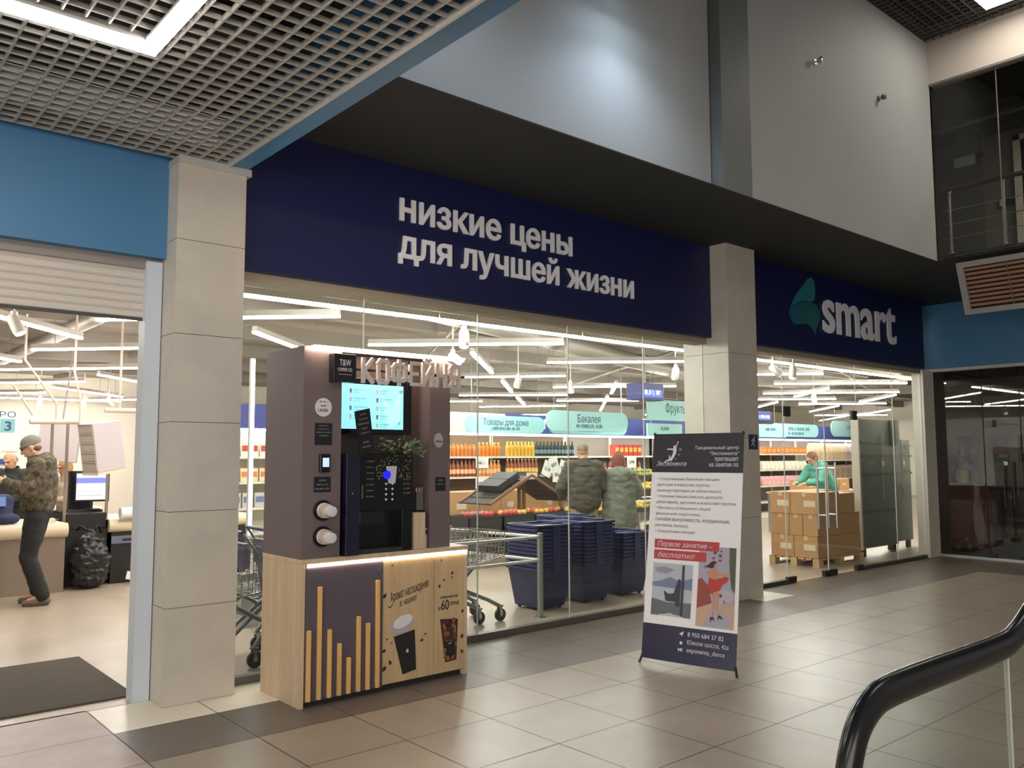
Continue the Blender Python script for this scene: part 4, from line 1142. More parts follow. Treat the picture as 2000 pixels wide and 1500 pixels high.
# white track spotlights
M_spotw = mat('white_spot_body', rgb(226, 220, 208), .4)
M_spotg = emit('spot_glow', (1, .95, .84), 5)
def spot(x, y, label, tilt=.4, yaw=0.0, z=2.72):
    t = thing('track_spotlight', label, 'spotlight', (x, y, z + .2), 'white track spotlights', rotz=yaw, local=True)
    MB().tube([(0, 0, .05), (0, 0, ceil_z(x, y) - z - .2)], .010, 8).lathe([(.03, .02), (.03, .06)], (0, 0, 0), 12).build('stem', M_spotw, t)
    R = Matrix.Rotation(tilt, 3, 'Y'); m = MB()
    m.lathe([(.035, .06), (.052, .03), (.058, -.11), (.052, -.14)], (0, 0, 0), 16)
    m.v = [tuple(R @ Vector(p) + Vector((0, 0, -.03))) for p in m.v]
    h = m.build('head', M_spotw, t, smooth=True, autos=40)
    m = MB().lathe([(.046, -.141), (.046, -.144)], (0, 0, 0), 16)
    m.v = [tuple(R @ Vector(p) + Vector((0, 0, -.03))) for p in m.v]
    m.build('lens', M_spotg, h)
for x, y, l, a, b in [(1.58, 9.08, 'large white track spotlight near the shutter over the first checkout', .5, 2.5), (4.3, 21.3, 'small white spotlight before the store back wall, leftmost over the checkouts', .2, 0), (5.15, 21.1, 'small white spotlight before the store back wall, left of the tall pole', .2, 1), (5.51, 20.4, 'small white spotlight by the second hanging pipe over the checkouts', .7, 3),
                      (5.43, 7.1, 'white spotlight right above the kiosk word letters', .2, 1), (6.52, 8.76, 'white spotlight behind the last kiosk letter', .9, 2.6), (9.36, 10.72, 'white cone spotlight over the cartons, right of the kiosk', .3, 5), (10.88, 11.0, 'white spotlight above the middle aisle sign', .2, 1), (10.28, 8.11, 'white spotlight by the hanging fruit sign', .6, 4), (11.2, 7.0, 'white spotlight just right of the middle pillar behind the glass', .9, 2.5), (11.5, 6.85, 'white spotlight behind the upper left door clamp', .2, 0), (17.28, 9.81, 'white spotlight above the cartons behind the glass doors', .2, 1)]:
    spot(x, y, l, a, b)

# ================================================================== shopping carts and their rail
def cart_proto():
    t = thing('shopping_cart', 'x', 'shopping cart', (0, 0, 0), 'row of nested shopping carts', local=True)
    # local: nose towards +x, handle at x = 0, width along y
    L = .92; wb, wf = .27, .20
    def p(x, s, z):      # basket side, narrowing to the nose
        return Vector((x, s * (wb + (wf - wb) * x / L), z))
    m = MB()
    n = 15
    for s in (-1, 1):
        for i in range(n + 1):
            x = .04 + (L - .04) * i / n
            zt = .93 - .07 * x / L; zb = .52 + .10 * x / L
            m.bar(p(x, s, zb) - YD * s * .03, p(x, s, zt), .005)
        for k in range(5):
            u = k / 4
            m.bar(p(.04, s, .52 + (.93 - .52) * u), p(L, s, .62 + (.86 - .62) * u), .009 if k in (0, 4) else .005)
    for i in range(9):
        y = -wf + 2 * wf * i / 8
        m.bar((L, y, .62), (L, y, .86), .005)
        m.bar((.05, y * wb / wf * .9, .52), (L, y * .9, .62), .005)
    for z in (.62, .70, .78, .86):
        m.bar((L, -wf, z), (L, wf, z), .008)
    for i in range(6):
        x = .1 + .15 * i
        m.bar(p(x, -1, .52 + .1 * x / L), p(x, 1, .52 + .1 * x / L), .005)
    m.build('basket', M_chrome, t)
    m = MB()
    for s in (-1, 1):
        m.tube([(-.06, s * .26, 1.02), (.06, s * .27, .86), (.12, s * .27, .50)], .012, 8)
        m.tube([(.12, s * .26, .50), (.35, s * .25, .36), (.70, s * .21, .22), (.86, s * .20, .14)], .019, 8)
        m.tube([(.55, s * .22, .58), (.30, s * .24, .38), (.10, s * .26, .22), (.04, s * .27, .14)], .018, 8)
    m.bar((.35, -.25, .36), (.35, .25, .36), .018).bar((.62, -.22, .25), (.62, .22, .25), .014)
    m.build('frame', mat('grey_zinc_tube', rgb(136, 140, 138), .35, metal=.6), t, smooth=True, autos=50)
    MB().tube([(-.06, -.27, 1.02), (-.06, .27, 1.02)], .016, 10).build('handle', mat('blue_cart_handle', rgb(44, 56, 120), .4), t, smooth=True, autos=50)
    m = MB().box(-.02, .02, -.22, .22, .74, .93)
    m.build('child_flap', mat('grey_violet_flap', rgb(112, 110, 136), .5), t)
    for x in (.06, .86):
        for s in (-1, 1):
            c = Vector((x, s * (.265 if x < .5 else .20), .062))
            w_ = MB().lathe([(.020, -.015), (.060, -.015), (.062, -.008), (.062, .008), (.060, .015), (.020, .015)], c, 18, 'y')
            o = w_.build('wheel', mat('grey_rubber_wheel', rgb(58, 58, 58), .6), t, smooth=True, autos=40)
            MB().bar(c + YD * .022, c + ZD * .09 + YD * .022 - XD * .01, .004, .03).bar(c - YD * .022, c + ZD * .09 - YD * .022 - XD * .01, .004, .03).box(c.x - .03, c.x + .02, c.y - .026, c.y + .026, c.z + .078, c.z + .092).build('fork', M_chrome, o)
            MB().lathe([(.016, -.018), (.016, .018)], c, 12, 'y').build('hub', mat('pale_hub', rgb(150, 150, 146), .4), o)
    return t
c0 = cart_proto()
CX = [4.50, 4.24, 3.98, 2.99, 2.73, 2.47]
for i, x in enumerate(CX):
    c = c0 if i == 0 else dup(c0)
    c.location = (x, 6.62 if i < 3 else 6.52, 0)
    c['label'] = ['chrome shopping cart at the nose end of the row, right of the kiosk', 'second chrome cart from the nose end of the row', 'third chrome cart from the nose end, mostly behind the kiosk', 'chrome cart seen between the stone pillar and the kiosk, foremost there', 'second chrome cart between the stone pillar and the kiosk', 'third chrome cart, half behind the stone pillar'][i]
def cart_rail():
    t = thing('cart_bay_rail', 'white metal corner rail of the cart bay beside the blue baskets', 'rail', (5.78, 6.3, 0))
    M_r = mat('pale_rail_metal', rgb(206, 204, 194), .35, metal=.3)
    MB().box(5.758, 5.802, 6.278, 6.322, 0, .83).build('post', mat('grey_green_post', rgb(140, 146, 134), .4), t, bevel=.004)
    for z in (.56, .79):
        MB().tube([(5.78, 6.3, z), (3.7, 6.29, z)], .016, 10).build('rail', M_r, t, smooth=True, autos=50)
        MB().tube([(5.78, 6.3, z), (5.62, 7.6, z)], .016, 10).build('rail', M_r, t, smooth=True, autos=50)
    MB().box(5.74, 5.82, 6.26, 6.34, 0, .012).build('post_foot', M_steel, t)
    MB().box(5.60, 5.64, 7.58, 7.62, 0, .83).build('post', mat('grey_green_post', (0, 0, 0)), t)
cart_rail()

# ================================================================== stacks of blue trolley baskets
M_tub = mat('navy_plastic', rgb(30, 36, 80), .42)
M_tubr = mat('navy_plastic_rim', rgb(38, 44, 94), .4)
def tub_proto():
    t = thing('trolley_basket', 'x', 'shopping basket', (0, 0, 0), 'blue trolley baskets in nested stacks', local=True)
    m = MB().taper(-.235, .235, -.24, .24, 0.03, .42, .055, .05)
    for k in range(3):
        z = .12 + .09 * k; i = .055 * (1 - (z - .03) / .39); j = .05 * (1 - (z - .03) / .39)
        m.box(-.237 + i, .237 - i, -.242 + j, .242 - j, z, z + .008)
    m.build('body', M_tub, t)
    m = MB()
    a, b, z0, z1 = .255, .26, .415, .440
    for q in ((-a, a, -b, -b + .03), (-a, a, b - .03, b), (-a, -a + .03, -b, b), (a - .03, a, -b, b)):
        m.box(*q, z0, z1)
    m.box(-.05, .05, -b - .012, -b, z0 - .02, z1)
    m.build('rim', M_tubr, t, bevel=.004)
    m = MB().tube([(-.22, .20, .445), (-.22, -.12, .448), (.22, -.12, .448), (.22, .20, .445)], .008, 6)
    m.build('handle', mat('grey_plastic_handle', rgb(90, 94, 120), .5), t)
    for x in (-.15, .15):
        for y in (-.15, .15):
            MB().lathe([(.024, -.01), (.026, 0), (.024, .01)], (x, y, .026), 10, 'x').build('wheel', M_black, t)
    return t
tp = tub_proto(); first = True
for (x, y, n, where) in [(6.16, 6.72, 12, 'stack beside the cart rail post'), (6.83, 6.74, 12, 'second stack from the rail post'), (7.50, 6.78, 8, 'low stack nearest the standing banner'), (7.22, 7.42, 12, 'stack behind the low stack')]:
    for k in range(n):
        o = tp if first else dup(tp)
        first = False
        o.location = (x + .004 * ((k * 7) % 3 - 1), y, .040 * k)
        o['label'] = 'navy blue trolley basket, %s of the %s' % ('topmost' if k == n - 1 else 'lowest' if k == 0 else ORD[n - 1 - k] + ' from the top', where)

# ================================================================== shelving along the aisle
M_shelf = mat('white_shelf_metal', rgb(222, 214, 198), .5)
M_shelfb = mat('shelf_back_brown', rgb(104, 86, 66), .7)
M_hdrb = mat('blue_header', rgb(64, 72, 150), .5)
M_hdrw = mat('white_header', rgb(226, 220, 206), .5)
SY = 12.3
M_lshelf = emit('shelf_light', (1, .95, .84), 14)
def shelving(x0, x1, zs, hdr, label, back, dy=0.0, word=None):
    y = SY + dy
    t = thing('gondola_shelving', label, 'shelving', ((x0 + x1) / 2, y + .25, 0))
    MB().box(x0, x1, y + .48, y + .52, 0, 2.03).build('back_panel', back, t)
    MB().box(x0, x1, y + .02, y + .48, 0, .12).build('plinth', M_shelf, t)
    for z in zs:
        MB().box(x0 + .01, x1 - .01, y, y + .48, z - .035, z).build('shelf', M_shelf, t)
    x = x0
    while x < x1 + .01:
        MB().box(x - .02, x + .02, y + .44, y + .49, 0, 2.03).build('upright', M_shelf, t)
        x += (x1 - x0) / max(1, round((x1 - x0) / 1.6))
    h = MB().box(x0, x1, y + .02, y + .06, 2.03, 2.40).build('header', hdr, t)
    MB().box(x0 + .02, x1 - .02, y + .04, y + .10, 1.985, 2.02).build('shelf_lamp', M_lshelf, t)
    if word:
        MB().text(word[0], (word[1], y + .019, 2.13), XD, ZD, width=word[2], depth=.004, off=.01).build('header_lettering', mat('white_lettering', rgb(236, 236, 244), .5), h)
shelving(5.0, 7.4, [.45, .83, 1.22, 1.60], M_hdrb, 'white shelving with dairy packs, seen between the pillar and the kiosk', M_hdrw)
shelving(7.4, 10.42, [1.22, 1.59], M_hdrw, 'shelving with rows of amber juice bottles, right of the kiosk', M_shelfb)
shelving(10.44, 12.42, [1.22, 1.59], M_hdrb, 'shelving with dark bottles under a blue header behind the fruit display', M_shelfb, word=('smart', 10.75, .95))
shelving(12.44, 15.2, [.83, 1.22, 1.59], M_hdrb, 'shelving with red packs behind the couple in coats', mat('shelf_back_grey', rgb(120, 112, 104), .7), word=('smart', 12.9, .9))
shelving(15.2, 18.9, [.45, .83, 1.22, 1.60], M_hdrb, 'shelving hidden mostly by the banner and the middle pillar', mat('shelf_back_grey', (0, 0, 0)))
shelving(18.92, 21.4, [.40, .81, 1.22, 1.63], M_hdrb, 'shelving with pink and white packs behind the glass doors', mat('shelf_back_grey', (0, 0, 0)))
shelving(21.42, 25.6, [.40, .95, 1.46], M_hdrb, 'shelving with tall bags behind the woman in the teal jacket', mat('shelf_back_grey', (0, 0, 0)))
# goods
def bottle_proto(body, cap, r, h, group, name='bottle', cat='bottle', label_mat=None):
    t = thing(name, 'x', cat, (0, 0, 0), group, local=True)
    m = MB().lathe([(r * .92, 0), (r, .01), (r, h * .55), (r * .95, h * .66), (r * .42, h * .84), (r * .40, h * .9)], (0, 0, 0), 10)
    m.build('body', body, t, smooth=True, autos=50)
    MB().lathe([(r * .48, h * .9), (r * .48, h)], (0, 0, 0), 8).build('cap', cap, t)
    if label_mat:
        MB().lathe([(r * 1.02, h * .18), (r * 1.02, h * .45)], (0, 0, 0), 10).build('label', label_mat, t, smooth=True, autos=50)
    return t
def pack_proto(w, d, h, mt, group, name='carton_pack', cat='pack', topcol=None, soft=False):
    t = thing(name, 'x', cat, (0, 0, 0), group, local=True)
    if soft:
        m = MB().taper(-w / 2, w / 2, -d / 2, d / 2, 0, h * .55, -.0, -.0).taper(-w / 2, w / 2, -d * .12, d * .12, h * .55, h, .0, -d * .36)
        m = MB()
        prof = [(0, .42), (.15, .5), (.5, .48), (.85, .25), (1, .06)]
        vs = []; fs = []
        for u, q in prof:
            vs += [(-w / 2 * (.94 if u in (0, 1) else 1), -d * q, u * h), (w / 2 * (.94 if u in (0, 1) else 1), -d * q, u * h), (w / 2 * (.94 if u in (0, 1) else 1), d * q, u * h), (-w / 2 * (.94 if u in (0, 1) else 1), d * q, u * h)]
        for i in range(len(prof) - 1):
            for k in range(4):
                fs.append((i * 4 + k, i * 4 + (k + 1) % 4, i * 4 + 4 + (k + 1) % 4, i * 4 + 4 + k))
        fs += [(3, 2, 1, 0), (16, 17, 18, 19)]
        m.add(vs, fs)
        m.build('bag', mt, t)
    else:
        MB().box(-w / 2, w / 2, -d / 2, d / 2, 0, h).build('body', mt, t)
    if topcol:
        MB().box(-w * .4, w * .4, -d / 2 - .003, -d / 2, h * .35, h * .75).build('label', topcol, t)
    return t
def fill(proto, x0, x1, y, z, step, label, rows=1, jit=.0, dy=.09, side='the kiosk'):
    n = int((x1 - x0) / step); first = proto.get('_used') is None
    for r in range(rows):
        for i in range(n):
            o = proto if first else dup(proto)
            first = False; proto['_used'] = 1
            o.location = (x0 + step * (i + .5), y + r * dy, z + jit * random.uniform(0, 1))
            o['label'] = label + ', ' + ORD[i] + ' from ' + side
random.seed(21)
G = mat
amb = G('amber_juice', rgb(214, 136, 66), .3); ora = G('orange_juice', rgb(222, 132, 44), .3); yel = G('yellow_juice', rgb(226, 176, 60), .3); cho = G('dark_red_juice', rgb(150, 78, 52), .3)
capw = G('pale_yellow_cap', rgb(226, 206, 120), .5); capr = G('brown_cap', rgb(150, 90, 60), .5); lbl = G('peach_label', rgb(240, 190, 140), .6)
def dummy_remove(o):
    pass
fill(bottle_proto(amb, capr, .042, .25, 'amber bottles on the top juice shelf'), 9.08, 9.75, SY + .06, 1.592, .092, 'amber bottle on the top juice shelf')
fill(bottle_proto(ora, capw, .042, .26, 'orange bottles on the top juice shelf'), 9.77, 10.40, SY + .06, 1.592, .092, 'orange bottle with pale cap on the top juice shelf')
fill(bottle_proto(yel, capw, .042, .28, 'yellow bottles on the top juice shelf'), 10.46, 11.20, SY + .06, 1.592, .092, 'yellow bottle with pale cap on the top juice shelf')
gdk = G('dark_green_glass', rgb(52, 60, 48), .25); gcap = G('dark_cap', rgb(40, 40, 38), .5); glab = G('cream_label', rgb(214, 196, 160), .6)
fill(bottle_proto(gdk, gcap, .042, .29, 'dark green bottles on the top shelf', label_mat=G('blue_grey_label', rgb(120, 144, 156), .6)), 11.22, 12.38, SY + .06, 1.592, .098, 'dark green bottle on the top shelf under the blue header')
fill(bottle_proto(cho, G('red_cap', rgb(150, 50, 40), .5), .042, .30, 'dark red bottles on the second juice shelf', label_mat=lbl), 9.08, 9.75, SY + .06, 1.222, .092, 'dark red bottle on the second juice shelf')
fill(bottle_proto(amb, capw, .042, .30, 'amber bottles on the second juice shelf', label_mat=lbl), 9.77, 10.40, SY + .06, 1.222, .092, 'amber bottle with a peach label on the second juice shelf')
fill(bottle_proto(cho, capw, .042, .32, 'red bottles with pale caps on the second shelf', label_mat=G('yellow_label', rgb(230, 190, 90), .6)), 10.46, 11.30, SY + .06, 1.222, .092, 'red bottle with a yellow label on the second juice shelf')
fill(pack_proto(.13, .16, .24, G('red_pack', rgb(196, 60, 56), .5), 'red packs behind the couple', topcol=G('yellow_patch', rgb(230, 180, 80), .6)), 13.5, 14.5, SY + .10, 1.592, .145, 'red pack with a yellow patch behind the couple in coats')
fill(bottle_proto(cho, gcap, .045, .28, 'wine bottles behind the couple', label_mat=glab), 12.5, 14.5, SY + .08, 1.222, .16, 'dark bottle on the lower shelf behind the couple in coats')
# dairy packs left of the kiosk
fill(pack_proto(.12, .14, .22, G('white_pack', rgb(230, 226, 214), .5), 'white packs between pillar and kiosk', topcol=G('red_patch', rgb(190, 80, 70), .6)), 5.05, 6.1, SY + .10, 1.602, .15, 'white pack on the top shelf between pillar and kiosk', side='the pillar')
fill(pack_proto(.12, .14, .20, G('cream_pack', rgb(224, 206, 170), .5), 'cream packs between pillar and kiosk', topcol=G('orange_patch', rgb(210, 130, 80), .6)), 5.05, 6.1, SY + .10, 1.222, .15, 'cream pack on the second shelf between pillar and kiosk', side='the pillar')
fill(pack_proto(.16, .14, .22, G('grey_pack', rgb(196, 190, 182), .5), 'grey packs between pillar and kiosk', topcol=G('blue_patch', rgb(110, 120, 160), .6)), 5.05, 6.1, SY + .10, .832, .19, 'grey pack on the third shelf between pillar and kiosk', side='the pillar')
# right shelves
fill(pack_proto(.20, .20, .17, G('orange_snack_box', rgb(226, 130, 84), .5), 'orange packs behind the glass doors', topcol=G('yellow_patch', (0, 0, 0))), 19.1, 21.35, SY + .12, 1.632, .215, 'orange snack box on the top shelf behind the doors', side='the middle pillar')
fill(pack_proto(.18, .18, .22, G('white_soft_pack', rgb(236, 228, 206), .6), 'white soft packs behind the glass doors', soft=True, cat='bag', name='soft_pack'), 19.1, 21.35, SY + .12, 1.222, .20, 'white soft pack on the second shelf behind the doors', side='the middle pillar')
fill(pack_proto(.18, .18, .24, G('pink_soft_pack', rgb(230, 130, 140), .6, col2=rgb(240, 210, 205), vscale=9), 'pink soft packs behind the glass doors', soft=True, cat='bag', name='soft_pack'), 19.1, 21.35, SY + .12, .812, .20, 'pink soft pack on the third shelf behind the doors', side='the middle pillar')
fill(pack_proto(.20, .20, .46, G('tan_bag', rgb(206, 170, 130), .6, col2=rgb(226, 200, 160), vscale=8), 'tan upright bags on the top right shelf', soft=True, cat='bag', name='upright_bag', topcol=None), 21.5, 23.4, SY + .12, 1.462, .235, 'tall tan bag on the top shelf right of the teal jacket', side='that jacket')
fill(pack_proto(.20, .20, .46, G('lilac_bag', rgb(190, 160, 176), .6, col2=rgb(206, 190, 170), vscale=8), 'lilac upright bags on the top right shelf', soft=True, cat='bag', name='upright_bag'), 23.4, 24.5, SY + .12, 1.462, .235, 'tall lilac bag on the top shelf beside the steel cabinets', side='the tan bags')
fill(pack_proto(.22, .22, .36, G('brown_bag', rgb(140, 104, 76), .6, col2=rgb(206, 190, 160), vscale=6), 'brown bags on the lower right shelf', soft=True, cat='bag', name='upright_bag'), 21.5, 24.5, SY + .12, .952, .27, 'brown and cream bag on the middle shelf', side='the teal jacket')
# price cards
def card(x, y, z, w, h, label, s='50%', rot=0.0):
    t = thing('price_card', label, 'price card', (x, y, z))
    R = Matrix.Rotation(rot, 3, 'Y')
    MB().obox((x, y, z), (w, .006, h), R).build('paper', mat('white_paper', (0, 0, 0)), t)
    MB().strokes(Vector((x, y - .004, z)) + R @ Vector((-w * .3, 0, -h * .12)), R @ XD, R @ ZD, w * .6, h * .24, .001, 'l', int(x * 100)).build('card_lettering', M_print, t)
card(9.82, SY - .02, 1.47, .30, .20, 'white price card under the top juice shelf', '99')
card(9.82, SY - .02, 1.10, .30, .20, 'white price card under the second juice shelf', '79')
card(8.85, 11.0, 1.02, .30, .22, 'white price card on the carton wall nearest the kiosk', '%')
for i, (x, z, r) in enumerate([(11.45, 1.34, .4), (11.62, 1.42, -.3), (11.70, 1.22, .1), (11.86, 1.35, .35)]):
    card(x, SY - .05 - .01 * i, z, .24, .30, ['white card', 'white card', 'white card', 'white card'][i] + ' of the hanging fan of price cards, %s' % ['leftmost', 'uppermost', 'lowest', 'rightmost'][i], ['59', '45', '39', '65'][i], r)
for i, x in enumerate([14.0, 14.9, 15.5]):
    card(x, SY - .008, 1.46, .30, .26, 'white price card over the lemons, %s from the couple in coats' % ORD[i], ['29', '49', '35'][i])
# cartons below the juice shelf
M_card = mat('cardboard', rgb(190, 146, 100), .7, var=.05, vscale=2)
M_tape = mat('carton_tape', rgb(212, 186, 140), .4)
M_lab = mat('carton_label', rgb(224, 208, 180), .6)
def carton(x0, x1, y0, y1, z0, z1, label, group, marks=0, side='f'):
    t = thing('cardboard_carton', label, 'carton', ((x0 + x1) / 2, (y0 + y1) / 2, z0), group)
    MB().box(x0, x1, y0, y1, z0, z1).build('box', M_card, t, bevel=.006)
    m = MB()
    if marks & 1: m.box(x0 - .002, x0, y0 + .1 * (y1 - y0), y0 + .1 * (y1 - y0) + min(.18, (y1 - y0) * .6), z0 + (z1 - z0) * .35, z0 + (z1 - z0) * .62)
    if marks & 2: m.box(x0 + (x1 - x0) * .3, x0 + (x1 - x0) * .6, y0 - .002, y0, z0 + (z1 - z0) * .4, z0 + (z1 - z0) * .6)
    if m.v: m.build('label', M_lab, t)
    MB().box(x0 - .001, x1 + .001, (y0 + y1) / 2 - .03, (y0 + y1) / 2 + .03, z1 - .004, z1 + .001).box(x0 - .0012, x0, (y0 + y1) / 2 - .03, (y0 + y1) / 2 + .03, z1 - .06, z1).build('tape', M_tape, t)
k = 0
for row, (z0, z1, xs) in enumerate([(.12, .54, [8.05, 8.75, 9.35, 9.95, 10.55]), (.545, 1.01, [8.10, 8.78, 9.25, 9.72, 10.2, 10.6])]):
    for i in range(len(xs) - 1):
        carton(xs[i] + .004, xs[i + 1] - .004, 11.05, 11.55, z0, z1, 'brown carton under the juice shelf, %s row, %s from the kiosk' % (['lower', 'upper'][row], ORD[i]), 'cartons under the juice shelf', 2 if (i + row) % 2 else 0)
o = MB().box(8.0, 10.65, 11.0, 11.6, 0, .12).build('low_platform', mat('dark_base', rgb(60, 54, 48), .6))
tag(o, 'low dark platform under the wall of cartons', 'platform')
# hanging aisle signs
def pill(name, x0, x1, z0, z1, y, label, lines, col, sq=False, wires=True):
    t = thing(name, label, 'aisle sign', ((x0 + x1) / 2, y, z0))
    r = (z1 - z0) / 2; pts = []
    if sq: pts = [(x0, z0), (x1, z0), (x1, z1), (x0, z1)]
    else:
        for i in range(13):
            a = -math.pi / 2 + math.pi * i / 12; pts.append((x1 - r + math.cos(a) * r, z0 + r + math.sin(a) * r))
        for i in range(13):
            a = math.pi / 2 + math.pi * i / 12; pts.append((x0 + r + math.cos(a) * r, z0 + r + math.sin(a) * r))
    b = MB().prism(pts, lambda u, v, d: (u, y + d, v), 0, .03).build('board', col, t)
    m = MB()
    for i, (s, wd, h) in enumerate(lines):
        o_ = ((x0 + x1) / 2, y - .001, z1 - (z1 - z0) * (.36 + i * .36) - h / 2)
        if s: m.text(s, o_, XD, ZD, width=wd, depth=.002, align='c', height=h)
        else: m.strokes(o_, XD, ZD, wd, h * .8, .002, 'c', int(x0 * 10) + i)
    m.build('board_lettering', mat('dark_blue_lettering', rgb(44, 70, 110), .5), t)
    if wires:
        m = MB()
        for x in (x0 + r, x1 - r): m.tube([(x, y + .015, z1), (x, y + .015, ceil_z(x, y))], .005, 5)
        m.build('wire', M_wire, t)
M_pill = mat('aqua_sign', rgb(168, 222, 222), .5); M_pill2 = mat('aqua_sign_pale', rgb(150, 200, 196), .5)
pill('aisle_sign', 9.20, 11.15, 2.02, 2.34, SY - .3, 'rounded aqua sign for household goods hanging right of the kiosk', [('Товары для дома', 1.1, .12), ('', .7, .07)], M_pill)
pill('aisle_sign', 11.0, 13.2, 2.02, 2.32, SY - .6, 'rounded aqua sign with small text low behind the middle sign', [('', .4, .08), ('', .6, .07)], M_pill)
pill('aisle_sign', 10.55, 12.78, 2.06, 2.44, SY - 1.0, 'rounded aqua grocery sign hanging in the middle of the window', [('Бакалея', .62, .15), ('', .7, .08)], M_pill)
pill('aisle_sign', 12.55, 14.3, 2.28, 2.68, 10.6, 'square pale aqua fruit sign hanging beside the middle pillar', [('Фрукты', .65, .2)], M_pill2, True)
pill('aisle_sign', 14.2, 15.4, 2.02, 2.3, SY - .3, 'square teal sign under the blue header left of the banner', [('', .3, .1)], M_pill2, True)
pill('aisle_sign', 18.3, 19.9, 2.05, 2.38, SY - .25, 'pale aqua sign just right of the middle pillar behind the doors', [('', .5, .1)], M_pill)
pill('aisle_sign', 19.2, 21.5, 2.08, 2.42, SY - .2, 'rounded aqua sign with two lines behind the glass doors', [('', 1.4, .1), ('', .8, .09)], M_pill)
pill('aisle_sign', 22.2, 25.2, 2.12, 2.56, SY - .2, 'wide grey-green sign behind the right glass door', [('', 1.2, .14)], mat('grey_green_sign', rgb(140, 176, 172), .5))
def screen_box(x0, x1, y, z0, z1, label):
    t = thing('hanging_screen', label, 'screen', ((x0 + x1) / 2, y, z0))
    MB().box(x0, x1, y, y + .30, z0, z1).build('case', mat('navy_case', rgb(48, 52, 104), .4), t, bevel=.01)
    m = MB().box(x0 + .05, x1 - .05, y - .004, y, z0 + .05, z0 + (z1 - z0) * .62)
    m.mat(1).strokes((x0 + .1, y - .0045, z0 + .09), XD, ZD, (x1 - x0) - .2, .07, .001, 'l', 77)
    m.build('screen', [emit('blue_screen', (.12, .18, .9), .5), emit('blue_screen_text', (.75, .85, 1.0), .7)], t)
    MB().tube([((x0 + x1) / 2, y + .15, z1), ((x0 + x1) / 2, y + .15, ceil_z((x0 + x1) / 2, y + .15))], .012, 6).build('rod', M_wire, t)
screen_box(10.2, 10.78, 8.75, 2.48, 2.75, 'blue lit screen box hanging above the aisle signs')
screen_box(18.5, 19.35, 12.2, 2.46, 2.72, 'blue lit screen box right of the middle pillar behind the doors')

# ================================================================== fruit and vegetables
M_crate = mat('black_crate', rgb(48, 46, 44), .5)
fr_cols = {'red apple': rgb(196, 70, 60), 'yellow apple': rgb(222, 180, 90), 'orange': rgb(232, 140, 60), 'lemon': rgb(238, 206, 90), 'green pear': rgb(180, 186, 96), 'dark plum': rgb(80, 44, 50), 'beetroot': rgb(130, 80, 76)}
PROT = {}
def fruit(kind, x, y, z, r, label, group):
    if kind not in PROT:
        m = MB().sphere((0, 0, 0), 1.0, 10, 7, (1, 1, .9) if kind != 'lemon' else (1.2, 1, 1))
        m.v = [(p[0] * .045, p[1] * .045, p[2] * .045 - (.008 if p[2] > .7 and abs(p[0]) + abs(p[1]) < .1 else 0)) for p in m.v]
        o = m.build(kind.replace(' ', '_'), mat(kind.replace(' ', '_') + '_skin', fr_cols[kind], .4, var=.15, vscale=8), smooth=True)
        PROT[kind] = o
    else:
        o = PROT[kind].copy(); S.collection.objects.link(o)
    o.location = (x, y, z); o.rotation_euler = (random.uniform(-.4, .4), random.uniform(-.4, .4), random.uniform(0, 6))
    tag(o, label, 'fruit', group)
def crate(x0, x1, y0, y1, z0, h, label, tilt=None):
    t = thing('produce_crate', label, 'crate', ((x0 + x1) / 2, (y0 + y1) / 2, z0))
    m = MB().box(x0, x1, y0, y1, z0, z0 + .012)
    e = .014
    for q in ((x0, x1, y0, y0 + e), (x0, x1, y1 - e, y1), (x0, x0 + e, y0, y1), (x1 - e, x1, y0, y1)):
        m.box(*q, z0, z0 + h)
    m.build('crate_body', M_crate, t)
    r = MB()
    for q in ((x0 - .008, x1 + .008, y0 - .008, y0 + .012), (x0 - .008, x1 + .008, y1 - .012, y1 + .008), (x0 - .008, x0 + .012, y0, y1), (x1 - .012, x1 + .008, y0, y1)):
        r.box(*q, z0 + h - .02, z0 + h)
    r.build('crate_rim', mat('dark_grey_crate_rim', rgb(62, 60, 58), .5), t)
    return t
random.seed(31)
PY = 9.5
cr = [(7.36, 7.98), (8.00, 8.62), (8.64, 9.26), (9.28, 9.90)]
for i, (a, b) in enumerate(cr):
    for lev, (z0, h) in enumerate([(.22, .20), (.52, .22)]):
        crate(a, b, PY, PY + .45, z0, h, 'black produce crate, %s tier, %s from the kiosk side' % (['lower', 'upper'][lev], ORD[i]))
        kinds = [['beetroot', 'dark plum'], ['orange', 'dark plum'], ['dark plum'], ['dark plum']][i] if lev == 0 else [['beetroot', 'red apple'], ['red apple', 'yellow apple'], ['yellow apple', 'red apple'], ['yellow apple', 'dark plum']][i]
        for layer in range(2 if lev else 1):
            for p in range(6 - layer):
                for q in range(4 - layer):
                    kd = kinds[(p // 3 + q) % len(kinds)]
                    fruit(kd, a + .07 + .095 * (p + layer * .5), PY + .07 + .095 * (q + layer * .5), z0 + h - .055 + layer * .07, .045, '%s heaped in the %s-tier black crate, %s from the kiosk side' % (kd, ['lower', 'upper'][lev], ORD[i]), 'fruit in the black crates')
t = thing('produce_table', 'dark table frame carrying the black produce crates', 'table', (8.6, PY + .2, 0))
MB().box(7.3, 9.95, PY - .02, PY + .5, .17, .215).box(7.3, 9.95, PY - .02, PY + .5, .475, .515).build('tabletop', mat('dark_brown_board', rgb(72, 56, 44), .6), t)
for x in (7.32, 8.6, 9.9):
    for y in (PY + .0, PY + .46): MB().box(x - .02, x + .02, y - .02, y + .02, 0, .475).build('leg', M_black, t)
